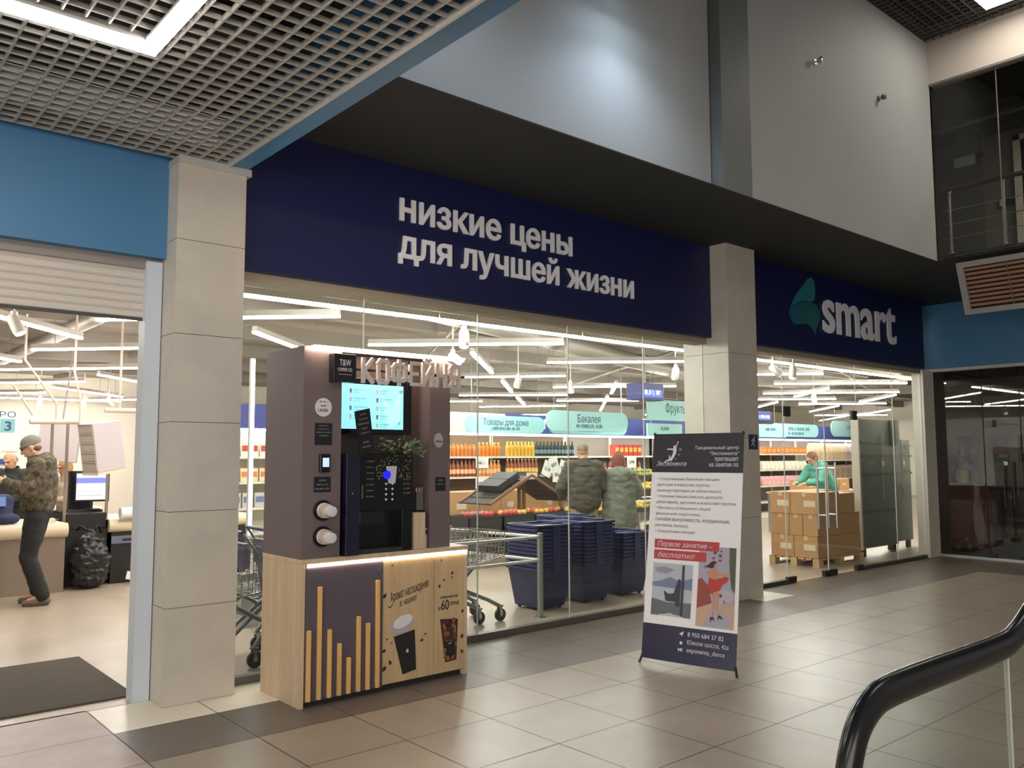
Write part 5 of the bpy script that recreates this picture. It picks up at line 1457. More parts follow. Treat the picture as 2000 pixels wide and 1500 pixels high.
def aframe():
    t = thing('sloped_display', 'dark pitched wooden display roof on a post above the produce crates', 'display', (8.77, 9.98, .52))
    R0 = Vector((8.75, 10.0, 1.30))
    M_w = mat('brown_display_board', rgb(120, 88, 58), .6); M_dk = mat('dark_slat_board', rgb(60, 52, 46), .6)
    for s, nm in ((-1, 'left'), (1, 'right')):
        e = R0 + Vector((s * .82, 0, -.42))
        m = MB()
        for k in range(5):
            u0 = .02 + k * .2
            p = R0.lerp(e, u0); q = R0.lerp(e, u0 + .16)
            m.add([p + YD * -.25, p + YD * .45, q + YD * .45, q + YD * -.25, p + YD * -.25 - ZD * .02, p + YD * .45 - ZD * .02, q + YD * .45 - ZD * .02, q + YD * -.25 - ZD * .02], [(0, 1, 2, 3), (7, 6, 5, 4), (0, 3, 7, 4), (1, 5, 6, 2), (0, 4, 5, 1), (3, 2, 6, 7)])
        m.build('slope_slats', M_dk, t)
        for y in (-.27, .47):
            MB().bar(R0 + YD * y, e + YD * y, .05, .04).build('rafter', M_w, t)
        for k in range(3):
            p = R0.lerp(e, .30 + .25 * k)
            d = (e - R0).normalized()
            if s > 0 or k < 2:
                m = MB().obox(p + YD * .1 + ZD * .08, (.22, .5, .10), Matrix.Rotation(.47 * s, 3, 'Y'))
                m.build('slope_crate', M_crate, t)
    for x in (8.72, 8.82):
        MB().box(x - .02, x + .02, 9.96, 10.0, 0.0, 1.28).build('post', M_w, t)
    MB().box(8.66, 8.86, 9.71, 9.74, 1.24, 1.34).build('ridge_plate', mat('pale_ridge_plate', rgb(214, 200, 176), .5), t)
aframe()
# rack of lemons and pears right of the couple
def rack():
    t = thing('fruit_rack', 'stepped fruit rack full of yellow fruit behind the couple', 'rack', (11.4, 10.1, 0))
    for i, (z, y) in enumerate([(.62, 9.7), (.92, 10.0), (1.16, 10.3)]):
        MB().box(10.2, 13.1, y, y + .36, z, z + .02).box(10.2, 13.1, y - .01, y, z, z + .07).build('step', M_crate, t)
    for x in (10.25, 11.6, 13.05):
        MB().box(x - .02, x + .02, 10.02, 10.06, 0, .92).box(x - .02, x + .02, 9.72, 9.76, 0, .62).box(x - .02, x + .02, 10.55, 10.59, 0, 1.16).build('leg', M_steel, t)
    MB().tube([(10.2, 9.66, .82), (13.1, 9.66, .82)], .012, 8).tube([(10.2, 9.66, .88), (13.1, 9.66, .88)], .012, 8).build('guard_rail', M_steel, t)
    for i, (z, y, kinds) in enumerate([(.64, 9.7, ['lemon', 'green pear']), (.94, 10.0, ['lemon', 'lemon', 'orange']), (1.18, 10.3, ['lemon', 'green pear', 'yellow apple'])]):
        for p in range(26):
            for q in range(3):
                if i == 0 and p % 9 == 8: continue
                kd = kinds[(p // 4) % len(kinds)]
                fruit(kd, 10.28 + p * .108 + random.uniform(-.01, .01), y + .07 + q * .105, z + .06 + .05 * (q == 1) + random.uniform(0, .03), .045, '%s on the %s step of the stepped fruit rack' % (kd, ['lowest', 'middle', 'top'][i]), 'fruit on the stepped rack')
rack()
o = MB().taper(11.05, 11.45, 9.0, 9.35, .44, .66, .03, .03)
o = o.build('fruit_box', mat('blue_fruit_box', rgb(52, 62, 110), .5)); 
o['kind'] = 'thing'; tag(o, 'small blue box of lemons in front of the stepped fruit rack', 'box')
for i in range(10):
    fruit('lemon', 11.1 + .085 * (i % 4) + .02 * (i // 4), 9.08 + .09 * (i // 4), .68 + .02 * (i % 2), .045, 'lemon heaped in the small blue box before the rack', 'lemons in the blue box')
o = MB().box(11.0, 11.5, 8.95, 9.4, 0, .44).build('crate_stand', M_crate)
tag(o, 'dark block carrying the small blue box of lemons', 'stand')

# ================================================================== pallet of cartons, steel cabinets
def pallet(x0, x1, y0, y1, label):
    t = thing('wooden_pallet', label, 'pallet', ((x0 + x1) / 2, (y0 + y1) / 2, 0))
    M_p = mat('pallet_wood', rgb(196, 164, 118), .7, var=.1, vscale=4)
    for y in (y0, (y0 + y1) / 2 - .05, y1 - .1):
        for x in (x0, (x0 + x1) / 2 - .06, x1 - .12):
            MB().box(x, x + .12, y, y + .10, .022, .10).build('block', M_p, t)
        MB().box(x0, x1, y, y + .10, 0, .022).build('runner', M_p, t)
    n = 7
    for i in range(n):
        y = y0 + (y1 - y0 - .09) * i / (n - 1)
        MB().box(x0, x1, y, y + .09, .100, .122).build('deck_board', M_p, t)
    return t
pallet(11.20, 12.50, 6.36, 7.16, 'pale wooden pallet under the stack of cartons behind the glass doors')
rows = [(.125, .43, [6.38, 6.76, 7.14]), (.432, .742, [6.38, 6.62, 6.84, 7.14]), (.744, 1.06, [6.36, 6.80, 7.13])]
for r, (z0, z1, ys) in enumerate(rows):
    xsx = [11.22, 11.84, 12.48] if r != 1 else [11.24, 11.96, 12.46]
    for j in range(len(ys) - 1):
        for i in range(2):
            if i == 1 and j > 0: pass
            if r == 2 and i == 1 and j == 0:
                continue
            carton(xsx[i] + .003, xsx[i + 1] - .003, ys[j] + .003, ys[j + 1] - .003, z0, z1, 'pallet carton behind the doors, %s layer, %s, %s' % (['lowest', 'middle', 'top'][r], ['pillar side', 'steel cabinet side'][i], ['at the front', 'second from the front', 'third from the front'][j]), 'cartons on the pallet', 1 if i == 0 and r != 1 else 0)
carton(11.85, 12.30, 6.37, 6.79, .744, 1.03, 'taller carton at the front of the pallet stack, near the door handles', 'cartons on the pallet', 0)
def cabinet(x0, x1, y0, y1, z0, z1, label, ridges, curved):
    t = thing('steel_cabinet', label, 'cabinet', ((x0 + x1) / 2, (y0 + y1) / 2, z0))
    M_s = mat('grey_green_steel', rgb(104, 112, 107), .45, metal=.3)
    MB().box(x0, x1, y0, y1, z0, z1).build('body', M_s, t, bevel=.006)
    MB().box(x0 - .05, x0, y0 - .02, y1, z0 - .02 if z0 > .05 else z0, z1 + .01).build('end_panel', mat('pale_cabinet_end', rgb(190, 184, 170), .5), t, bevel=.006)
    for z in ridges:
        MB().box(x0 + .02, x1, y0 - .025, y0, z, z + .03).build('seam_bar', mat('dark_steel_bar', rgb(84, 88, 86), .4, metal=.4), t)
    for x in (x0 + .1, x1 - .1):
        MB().box(x - .04, x + .04, y0 + .02, y1 - .02, 0, z0).build('foot', M_black, t)
    MB().tube([((x0 + x1) / 2 + .1, y0 - .02, .9), ((x0 + x1) / 2 + .1, y0 - .02, 1.9)], .008, 6).build('cable', mat('pale_cable', rgb(180, 180, 172), .5), t)
    MB().box((x0 + x1) / 2 + .08, (x0 + x1) / 2 + .12, y0 - .04, y0 - .01, 1.42, 1.50).build('plug', M_shelf, t)
    if curved:
        MB().tube([(x1 - .10, y0 - .02, z1 - .42), (x1 - .10, y0 - .02, z1)], .10, 20).build('motor_housing', M_s, t, smooth=True, autos=50)
    return t
cabinet(12.86, 14.08, 6.55, 6.66, .13, 2.17, 'tall grey steel cabinet seen from behind, right of the pallet of cartons', [.68, 1.27, 1.56, 1.78], True)
cabinet(14.14, 15.0, 6.72, 6.82, .13, 1.86, 'lower grey steel cabinet next to the corner jamb', [1.27, 1.56, 1.74], False)
# red and white bags and dark crates left of the pallet
for i in range(5):
    crate(10.35, 10.95, 7.6, 8.1, .18 * i, .16, 'dark crate in the tall stack left of the pallet, %s from the floor' % ORD[i])
t = thing('food_sack', 'pale plump sack with a red patch on the dark crates beside the pillar', 'sack', (10.65, 7.85, .9))
m = MB().sphere((10.65, 7.85, 1.06), .22, 14, 10, (1.1, .9, .75)); m.build('sack', mat('pale_sack', rgb(226, 206, 160), .6), t, smooth=True)
MB().sphere((10.62, 7.70, 1.0), .11, 12, 8, (1.1, .8, .9)).build('patch', mat('red_sack_patch', rgb(196, 66, 56), .5), t, smooth=True)
t = thing('sale_table', 'low table with tan boxes behind the woman in the teal jacket', 'table', (16.8, 9.6, 0))
MB().box(15.6, 18.2, 9.2, 10.0, .80, .84).build('tabletop', M_oak, t)
for x in (15.65, 18.15):
    for y in (9.25, 9.95): MB().box(x - .03, x + .03, y - .03, y + .03, 0, .8).build('leg', M_steel, t)
for i in range(4):
    carton(16.0 + .45 * i, 16.40 + .45 * i, 9.3, 9.7, .842, 1.08, 'small tan box on the low table, %s from the teal jacket' % ORD[i], 'boxes on the low table', 2)
# ================================================================== people
def ell(m, c, r, sc, R=None, nu=14, nv=10):
    """ellipsoid"""
    k = MB().sphere((0, 0, 0), 1.0, nu, nv)
    c = Vector(c)
    for i, p in enumerate(k.v):
        q = Vector((p[0] * r * sc[0], p[1] * r * sc[1], p[2] * r * sc[2]))
        if R is not None: q = R @ q
        k.v[i] = tuple(c + q)
    m.add(k.v, k.f)
def cap(m, p0, r0, p1, r1, fu=1.0, side=None, n=14):
    """tapered limb with round ends; fu widens it along side"""
    p0, p1 = Vector(p0), Vector(p1); d = p1 - p0; L = max(d.length, 1e-5); z = d / L
    if side is None:
        side = Vector((0, 1, 0)) if abs(z.y) < .9 else Vector((1, 0, 0))
    side = Vector(side); x = (side - z * side.dot(z)).normalized(); y = z.cross(x)
    rings = []
    for i in range(5):
        a = math.pi / 2 * (1 - i / 4)
        rings.append((p0 - z * r0 * math.sin(a), max(1e-4, r0 * math.cos(a))))
    for i in range(5):
        a = math.pi / 2 * i / 4
        rings.append((p1 + z * r1 * math.sin(a), max(1e-4, r1 * math.cos(a))))
    vs = []; fs = []
    for c, r in rings:
        for k in range(n):
            a = 2 * math.pi * k / n
            vs.append(c + x * math.cos(a) * r * fu + y * math.sin(a) * r)
    for i in range(len(rings) - 1):
        for k in range(n):
            a = i * n + k; b = i * n + (k + 1) % n
            fs.append((a, b, b + n, a + n))
    fs.append(tuple(range(n - 1, -1, -1))); fs.append(tuple((len(rings) - 1) * n + k for k in range(n)))
    m.add(vs, fs)
def fuse(name, m, mats, parent, voxel=.010, it=3, fold=0.0, fscale=9.0):
    """weld the overlapping volumes into one continuous surface"""
    me = bpy.data.meshes.new(name); me.from_pydata(m.v, [], m.f); me.update()
    bm = bmesh.new(); bm.from_mesh(me); bmesh.ops.recalc_face_normals(bm, faces=bm.faces); bm.to_mesh(me); bm.free()
    o = bpy.data.objects.new(name, me); S.collection.objects.link(o)
    md = o.modifiers.new('r', 'REMESH'); md.mode = 'VOXEL'; md.voxel_size = voxel
    dg = bpy.context.evaluated_depsgraph_get()
    me2 = bpy.data.meshes.new_from_object(o.evaluated_get(dg))
    o.modifiers.clear(); o.data = me2; bpy.data.meshes.remove(me)
    me2.name = name
    bm = bmesh.new(); bm.from_mesh(me2)
    for _ in range(it): bmesh.ops.smooth_vert(bm, verts=bm.verts, factor=.5, use_axis_x=True, use_axis_y=True, use_axis_z=True)
    if fold:
        bm.normal_update()
        for v in bm.verts:
            p = v.co
            q = noise.noise(Vector((p.x * fscale, p.y * fscale, p.z * fscale * 1.6))) + .5 * noise.noise(Vector((p.x * fscale * 2.1, p.y * fscale * 2.1, p.z * fscale * 3)))
            v.co = p + v.normal * q * fold
    for f in bm.faces: f.smooth = True
    bm.to_mesh(me2); bm.free()
    if not isinstance(mats, (list, tuple)): mats = [mats]
    me2.materials.clear()
    for q in mats: me2.materials.append(q)
    o.parent = parent
    return o
M_skin = mat('skin', rgb(206, 158, 130), .5, var=.05, vscale=6)
M_eye = mat('dark_eye', rgb(40, 32, 28), .3)
M_lips = mat('lips', rgb(168, 100, 90), .5)

def hand(m, wr, d, nrm, thumb_side, curl, k=1.0):
    """wrist, direction, back-of-hand normal, thumb side (+1/-1), finger curl in radians per joint"""
    wr = Vector(wr); d = Vector(d).normalized(); nrm = Vector(nrm); nrm = (nrm - d * nrm.dot(d)).normalized(); s = d.cross(nrm) * thumb_side
    cap(m, wr - d * .02, .024 * k, wr + d * .03, .026 * k, 1.25, s)
    cap(m, wr + d * .03, .018 * k, wr + d * .078 * k, .015 * k, 2.3, s)
    for i, (off, ln) in enumerate([(.030, .074), (.010, .082), (-.010, .076), (-.029, .060)]):
        p = wr + d * .080 * k + s * off * k
        a = 0.0; segs = [.46, .30, .24]
        for j, f in enumerate(segs):
            a += curl * (1 + .08 * i)
            q = p + (d * math.cos(a) - nrm * math.sin(a)) * ln * f * k
            cap(m, p, (.0098 - .001 * j) * k, q, (.0092 - .001 * j) * k, n=10)
            p = q
    p = wr + d * .025 * k + s * .030 * k
    q = p + (d * .6 + s * .7 - nrm * .3).normalized() * .042 * k
    r = q + (d * .9 + s * .1 - nrm * .5 * curl).normalized() * .034 * k
    cap(m, p, .012 * k, q, .0105 * k, n=10); cap(m, q, .0105 * k, r, .009 * k, n=10)

def head(m, c, tilt=0.0, k=1.0, turn=0.0):
    """head facing +x about centre c; returns the matrix that places face parts"""
    R = Matrix.Rotation(turn, 3, 'Z') @ Matrix.Rotation(tilt, 3, 'Y')
    c = Vector(c)
    def P(x, y, z): return c + R @ Vector((x * k, y * k, z * k))
    ell(m, P(-.008, 0, .025), k, (.094, .076, .092), R)          # skull
    ell(m, P(.020, 0, -.025), k, (.070, .062, .085), R)          # face
    cap(m, P(.045, -.022, -.088), .024 * k, P(.045, .022, -.088), .024 * k)   # chin
    cap(m, P(-.01, -.050, -.055), .022 * k, P(.045, -.02, -.09), .022 * k)
    cap(m, P(-.01, .050, -.055), .022 * k, P(.045, .02, -.09), .022 * k)
    cap(m, P(.082, 0, .018), .010 * k, P(.100, 0, -.024), .015 * k)           # nose
    cap(m, P(.082, -.030, .026), .012 * k, P(.088, -.006, .026), .010 * k)     # brow
    cap(m, P(.082, .030, .026), .012 * k, P(.088, .006, .026), .010 * k)
    cap(m, P(.080, -.018, -.058), .008 * k, P(.080, .018, -.058), .008 * k)    # lips
    for s in (-1, 1):
        ell(m, P(-.010, s * .078, -.008), k, (.020, .010, .032), R, 10, 8)
    return P, R
def face(t, P, k=1.0):
    for s in (-1, 1):
        e = MB(); ell(e, P(.083, s * .030, .008), .0115 * k, (.8, 1.2, .7), None, 10, 8)
        e.build('eye', M_eye, t, smooth=True)
    e = MB(); cap(e, P(.087, -.017, -.060), .0045 * k, P(.087, .017, -.060), .0045 * k, n=8)
    e.build('mouth', M_lips, t, smooth=True)

def person(name, label, loc, rotz, J, looks, hands=True, voxel=.010, legs=True):
    t = thing(name, label, 'person', loc, None, rotz=rotz, local=True)
    V = {k: Vector(v) for k, v in J.items() if isinstance(v, tuple)}
    m = MB()
    cap(m, V['neck'] - ZD * .03, .056, V['head'] + (V['neck'] - V['head']) * .45, .052)
    P, R = head(m, V['head'], J.get('tilt', 0), J.get('hk', 1.0), J.get('turn', 0))
    cap(m, V['pelvis'], .115, V['waist'], .105, 1.35); cap(m, V['waist'], .105, V['chest'], .12, 1.4)
    cap(m, V['shL'], .055, V['shR'], .055)
    for s in 'LR':
        cap(m, V['sh' + s], .052, V['el' + s], .042); cap(m, V['el' + s], .042, V['wr' + s], .029)
        d = V['wr' + s] - V['el' + s] if 'hd' + s not in V else V['hd' + s]
        hand(m, V['wr' + s], d, V.get('hn' + s, Vector((0, 0, 1))), J.get('th' + s, 1 if s == 'L' else -1), J.get('curl', .35))
        if legs:
            cap(m, V['hip' + s], .085, V['kn' + s], .055); cap(m, V['kn' + s], .055, V['an' + s], .040)
            cap(m, V['an' + s], .04, V['an' + s] + Vector((.12, 0, -.035)), .03, 1.2)
    fuse('body', m, M_skin, t, .0065, 2)
    face(t, P, J.get('hk', 1.0))
    return t, V, P, R
def jacket(t, V, name, mt, hem, r=1.0, collar=True, hood=False, sleeves=True, fold=.010, cuff=.10, flare=1.0, voxel=.012):
    m = MB()
    w = V['waist']; c = V['chest']; pz = V['pelvis']
    cap(m, V['shL'], .075 * r, V['shR'], .075 * r)
    cap(m, c, .150 * r, w, .150 * r, 1.32)
    cap(m, (c + V['neck']) / 2, .10 * r, c, .14 * r, 1.5)
    hx = Vector((pz.x * .9, pz.y, hem + .13 * r))
    cap(m, w, .150 * r, hx, .148 * r * flare, 1.30)
    if sleeves:
        for s in 'LR':
            e, wr = V['el' + s], V['wr' + s]
            cap(m, V['sh' + s], .080 * r, e, .068 * r); cap(m, e, .068 * r, wr + (e - wr).normalized() * cuff * .3, .047 * r)
    if hood:
        n = V['neck']
        cap(m, n + Vector((-.09, -.09, -.03)), .078 * r, n + Vector((-.09, .09, -.03)), .078 * r)
        cap(m, n + Vector((-.11, 0, -.09)), .075 * r, n + Vector((-.09, 0, .0)), .07 * r, 1.5)
    # cut the hem flat
    o = fuse(name, m, mt, t, voxel, 3, fold)
    bm = bmesh.new(); bm.from_mesh(o.data)
    for v in bm.verts:
        if v.co.z < hem: v.co.z = hem + (v.co.z - hem) * .05
    bm.to_mesh(o.data); bm.free()
    if collar:
        n = V['neck']; k = MB()
        k.tube([n + Vector((-.01, 0, -.06)), n + Vector((.0, 0, -.01)), n + Vector((.012, 0, .045))], [.105 * r, .088 * r, .082 * r], 20, cap=False)
        k.tube([n + Vector((.012, 0, .045)), n + Vector((.0, 0, -.01))], [.075 * r, .078 * r], 20, cap=False)
        k.build('collar', mt if not isinstance(mt, list) else mt[0], t, smooth=True)
    return o
def trousers(t, V, mt, r=1.0, fold=.008, top=None):
    m = MB()
    p = V['pelvis']
    cap(m, p + ZD * .02, .128 * r, p + ZD * .10, .120 * r, 1.32)
    for s in 'LR':
        h, k, a = V['hip' + s], V['kn' + s], V['an' + s]
        cap(m, h, .098 * r, k, .076 * r, 1.0); cap(m, k, .076 * r, a + ZD * .02, .066 * r)
    o = fuse('trousers', m, mt, t, .012, 3, fold, 8)
    return o
def shoes(t, V, mt, sole, d=Vector((1, 0, 0))):
    for s in 'LR':
        a = V['an' + s]; d = V.get('ft' + s, Vector((1, 0, 0))).normalized(); sd = d.cross(ZD)
        b = Vector((a.x, a.y, 0)); m = MB()
        cap(m, b - d * .045 + ZD * .052, .042, b + d * .06 + ZD * .050, .044, 1.0, sd); cap(m, b + d * .06 + ZD * .046, .044, b + d * .165 + ZD * .034, .030, 1.35, sd)
        cap(m, b + ZD * .06, .050, b + ZD * .115, .046)
        for i, q in enumerate(m.v): m.v[i] = (q[0], q[1], max(q[2], .016))
        sh = fuse('shoe', m, mt, t, .008, 2)
        k = MB(); pts = []
        for i in range(20):
            u = 2 * math.pi * i / 20; L = .125 * math.cos(u); W = .047 * math.sin(u) * (1.1 if L > 0 else .85)
            q = b + d * (.062 + L) + sd * W; pts.append((q.x, q.y))
        k.prism(pts, lambda u, v, z: (u, v, z), .0, .024)
        k.build('sole', sole, sh)
def hair(t, P, R, mt, k=1.0, longer=0.0, front=.02, bob=False):
    m = MB()
    ell(m, P(-.020, 0, .040), k, (.096, .086, .092), R)
    ell(m, P(-.045, 0, .0), k, (.070, .082, .090 + longer), R)
    if bob:
        for s in (-1, 1): ell(m, P(-.005, s * .072, -.02), k, (.055, .028, .085), R)
    fuse('hair', m, mt, t, .009, 2, .005, 34)
def std(H=1.78, **kw):
    k = H / 1.78
    J = dict(pelvis=(0, 0, .95 * k), waist=(0, 0, 1.10 * k), chest=(0, 0, 1.30 * k), neck=(0, 0, 1.485 * k), head=(.03 * k, 0, 1.635 * k),
             shL=(0, .185 * k, 1.43 * k), shR=(0, -.185 * k, 1.43 * k), elL=(-.03, .25 * k, 1.14 * k), elR=(-.03, -.25 * k, 1.14 * k), wrL=(.05, .26 * k, .90 * k), wrR=(.05, -.26 * k, .90 * k),
             hipL=(0, .095 * k, .90 * k), hipR=(0, -.095 * k, .90 * k), knL=(.02, .105 * k, .49 * k), knR=(.02, -.105 * k, .49 * k), anL=(-.02, .11 * k, .09), anR=(-.02, -.11 * k, .09))
    J.update(kw); return J
M_camo = mat('camouflage_cloth', rgb(66, 58, 46), .8)
def camo():
    nt = M_camo.node_tree; N = nt.nodes; L = nt.links; b = N['Principled BSDF']
    tc = N.new('ShaderNodeTexCoord'); nz = N.new('ShaderNodeTexNoise'); nz.inputs['Scale'].default_value = 16; nz.inputs['Detail'].default_value = 3
    L.new(tc.outputs['Object'], nz.inputs['Vector'])
    r = N.new('ShaderNodeValToRGB'); r.color_ramp.interpolation = 'CONSTANT'
    e = r.color_ramp.elements; e[0].position = 0; e[0].color = (*rgb(52, 44, 34), 1); e[1].position = .42; e[1].color = (*rgb(88, 78, 58), 1)
    q = e.new(.52); q.color = (*rgb(70, 62, 44), 1); q = e.new(.60); q.color = (*rgb(112, 100, 78), 1)
    L.new(nz.outputs['Fac'], r.inputs['Fac']); L.new(r.outputs['Color'], b.inputs['Base Color'])
camo()
M_dkcloth = mat('black_trouser_cloth', rgb(30, 28, 28), .8)
M_shoe = mat('brown_grey_shoe', rgb(112, 96, 84), .6); M_sole = mat('shoe_sole', rgb(78, 68, 62), .7)

# the man at the checkout, seen from the side, looking down at what he holds
J = std(1.82, pelvis=(0, 0, .97), waist=(-.01, 0, 1.12), chest=(-.02, 0, 1.33), neck=(.02, 0, 1.53), head=(.085, 0, 1.655), tilt=.42, hk=1.05,
        shL=(0, .19, 1.47), shR=(0, -.19, 1.47), elL=(.04, .25, 1.19), elR=(.04, -.25, 1.19), wrL=(.30, .10, 1.30), wrR=(.30, -.09, 1.28),
        hnL=(0, .8, .5), hnR=(0, -.8, .5), curl=.55, hipL=(0, .10, .92), hipR=(0, -.10, .92), knL=(.05, .11, .50), knR=(.09, -.10, .50), anL=(-.10, .11, .09), anR=(-.02, -.12, .09))
t, V, P, R = person('person', 'man in camouflage jacket and grey knit cap standing side-on at the checkout', (2.14, 10.5, 0), math.radians(158), J, 0)
jacket(t, V, 'jacket', M_camo, .93, 1.12, True, True, fold=.012)
trousers(t, V, M_dkcloth, 1.12)
shoes(t, V, M_shoe, M_sole)
m = MB(); ell(m, P(-.012, 0, .050), 1.05, (.100, .086, .080), R); ell(m, P(.0, 0, .030), 1.05, (.106, .090, .035), R)
fuse('knit_cap', m, mat('grey_knit', rgb(122, 122, 112), .9, bump=.4, bscale=120), t, .008, 2)
hair_m = MB(); ell(hair_m, P(-.045, 0, -.020), 1.05, (.046, .072, .040), R); fuse('hair', hair_m, mat('grey_brown_hair', rgb(110, 92, 76), .8), t, .008, 1)
t.scale = (1.03, 1.03, 1.03)
ph = thing('phone', 'dark phone held by the man in the camouflage jacket', 'phone', (0, 0, 0)); 
M4 = Matrix.Translation((2.14, 10.5, 0)) @ Matrix.Rotation(math.radians(158), 4, 'Z')
pc = M4 @ (Vector((.415, .005, 1.315)) * 1.03)
ph.location = pc; ph.rotation_euler = (0, -.5, math.radians(158)); del ph['_w']
MB().box(-.005, .005, -.037, .037, -.075, .075).build('case', mat('maroon_case', rgb(80, 36, 38), .5), ph, bevel=.003)
MB().box(-.0065, -.005, -.033, .033, -.068, .068).build('screen', emit('phone_glow', (.5, .6, .9), .4), ph)

# bald man on the far side of the belt
J = std(1.70, tilt=.35, head=(.06, 0, 1.55), elL=(.05, .25, 1.10), elR=(.05, -.25, 1.10), wrL=(.28, .16, 1.02), wrR=(.28, -.14, 1.02), hnL=(0, .3, 1), hnR=(0, -.3, 1))
t, V, P, R = person('person', 'balding man in a dark jacket behind the belt, left of the camouflage jacket', (2.40, 13.4, 0), math.radians(-135), J, 0)
jacket(t, V, 'jacket', mat('dark_green_jacket', rgb(42, 46, 44), .7), .86, 1.08, True, False)
trousers(t, V, M_dkcloth); shoes(t, V, M_black, M_sole)
m = MB(); ell(m, P(-.055, 0, .0), 1, (.05, .078, .06), R); fuse('hair', m, mat('thin_grey_hair', rgb(150, 126, 108), .8), t, .008, 1)

# seated cashier
J = std(1.60, pelvis=(0, 0, .62), waist=(0, 0, .78), chest=(.01, 0, .98), neck=(.02, 0, 1.16), head=(.06, 0, 1.30), tilt=.22, shL=(.01, .17, 1.11), shR=(.01, -.17, 1.11), elL=(.05, .23, .84), elR=(.05, -.23, .84), wrL=(.30, .15, .84), wrR=(.30, -.13, .84),
        hipL=(.02, .09, .58), hipR=(.02, -.09, .58), knL=(.42, .12, .56), knR=(.42, -.12, .56), anL=(.40, .12, .09), anR=(.40, -.12, .09), hnL=(0, .2, 1), hnR=(0, -.2, 1))
t, V, P, R = person('person', 'blond cashier in a beige top sitting behind the checkout monitor', (3.22, 13.9, .14), math.radians(-160), J, 0)
jacket(t, V, 'top', mat('beige_knit', rgb(196, 174, 150), .8), .60, .98, True, False, fold=.006)
trousers(t, V, M_dkcloth, .95)
hair(t, P, R, mat('blond_hair', rgb(196, 154, 98), .6), 1.05, .03, bob=True)
s = thing('office_stool', 'dark stool under the blond cashier', 'stool', (3.22, 13.9, 0))
MB().lathe([(.18, .60), (.20, .62), (.20, .65), (.18, .66)], (3.22, 13.9, 0), 20).build('seat', M_black, s)
MB().tube([(3.22, 13.9, .05), (3.22, 13.9, .6)], .03, 10).build('column', M_steel, s)
m = MB()
for q in range(5):
    a = q * 1.2566; m.bar((3.22, 13.9, .07), (3.22 + .25 * math.cos(a), 13.9 + .25 * math.sin(a), .03), .04)
m.build('base', M_black, s)

# couple seen from behind
away = math.radians(49)
J = std(1.80, head=(.03, 0, 1.655), turn=-.5, tilt=.1, elL=(.02, .32, 1.16), elR=(.02, -.32, 1.16), wrL=(.22, .25, 1.02), wrR=(.22, -.27, 1.04), hnL=(0, .6, .6), hnR=(0, -.6, .6))
t, V, P, R = person('person', 'man in a dark olive jacket and tan trousers seen from behind at the fruit', (8.40, 8.25, 0), math.radians(62), J, 0)
jacket(t, V, 'jacket', mat('olive_jacket', rgb(74, 70, 56), .8, var=.2, vscale=12), .80, 1.26, True, False, fold=.016)
trousers(t, V, mat('tan_trousers', rgb(150, 132, 98), .8), 1.1)
shoes(t, V, M_black, M_sole)
m = MB(); ell(m, P(-.015, 0, .045), 1, (.100, .084, .085), R); fuse('knit_cap', m, mat('khaki_knit', rgb(138, 128, 104), .9), t, .008, 2)
J = std(1.64, head=(.05, 0, 1.50), tilt=.25, elL=(.08, .26, 1.08), elR=(.06, -.28, 1.08), wrL=(.30, .18, 1.00), wrR=(.28, -.20, .98), hnL=(0, .5, .8), hnR=(0, -.5, .8))
t, V, P, R = person('person', 'red-haired woman in a grey-green hooded coat seen from behind beside the olive jacket', (8.86, 8.02, 0), math.radians(48), J, 0)
jacket(t, V, 'coat', mat('grey_green_coat', rgb(112, 116, 102), .6), .50, 1.20, True, True, fold=.012, flare=1.1)
trousers(t, V, mat('dark_brown_trousers', rgb(58, 46, 42), .8)); shoes(t, V, M_black, M_sole)
hair(t, P, R, mat('auburn_hair', rgb(122, 62, 38), .6, var=.25, vscale=30, bump=.5, bscale=90), 1.12, .05, bob=True)

# woman in teal leaning over the boxes
J = std(1.72, pelvis=(-.10, 0, .93), waist=(-.02, 0, 1.08), chest=(.10, 0, 1.24), neck=(.20, 0, 1.42), head=(.29, 0, 1.53), tilt=.5, shL=(.17, .18, 1.36), shR=(.17, -.18, 1.36), elL=(.36, .24, 1.13), elR=(.34, -.22, 1.13), wrL=(.62, .16, 1.09), wrR=(.60, -.10, 1.10), hnL=(0, .2, 1), hnR=(0, -.2, 1), curl=.25,
        hipL=(-.10, .10, .88), hipR=(-.10, -.10, .88), knL=(-.05, .11, .48), knR=(-.05, -.11, .48), anL=(-.10, .11, .09), anR=(-.10, -.11, .09))
t, V, P, R = person('person', 'woman in a teal jacket leaning left over the cartons behind the glass doors', (14.55, 8.1, 0), math.radians(165), J, 0)
jacket(t, V, 'jacket', mat('teal_jacket', rgb(86, 168, 146), .7), .86, 1.08, True, True, fold=.010)
trousers(t, V, M_dkcloth); shoes(t, V, M_black, M_sole)
hair(t, P, R, mat('brown_red_hair', rgb(128, 78, 58), .6, var=.2, vscale=30, bump=.5, bscale=90), 1.04, .0)
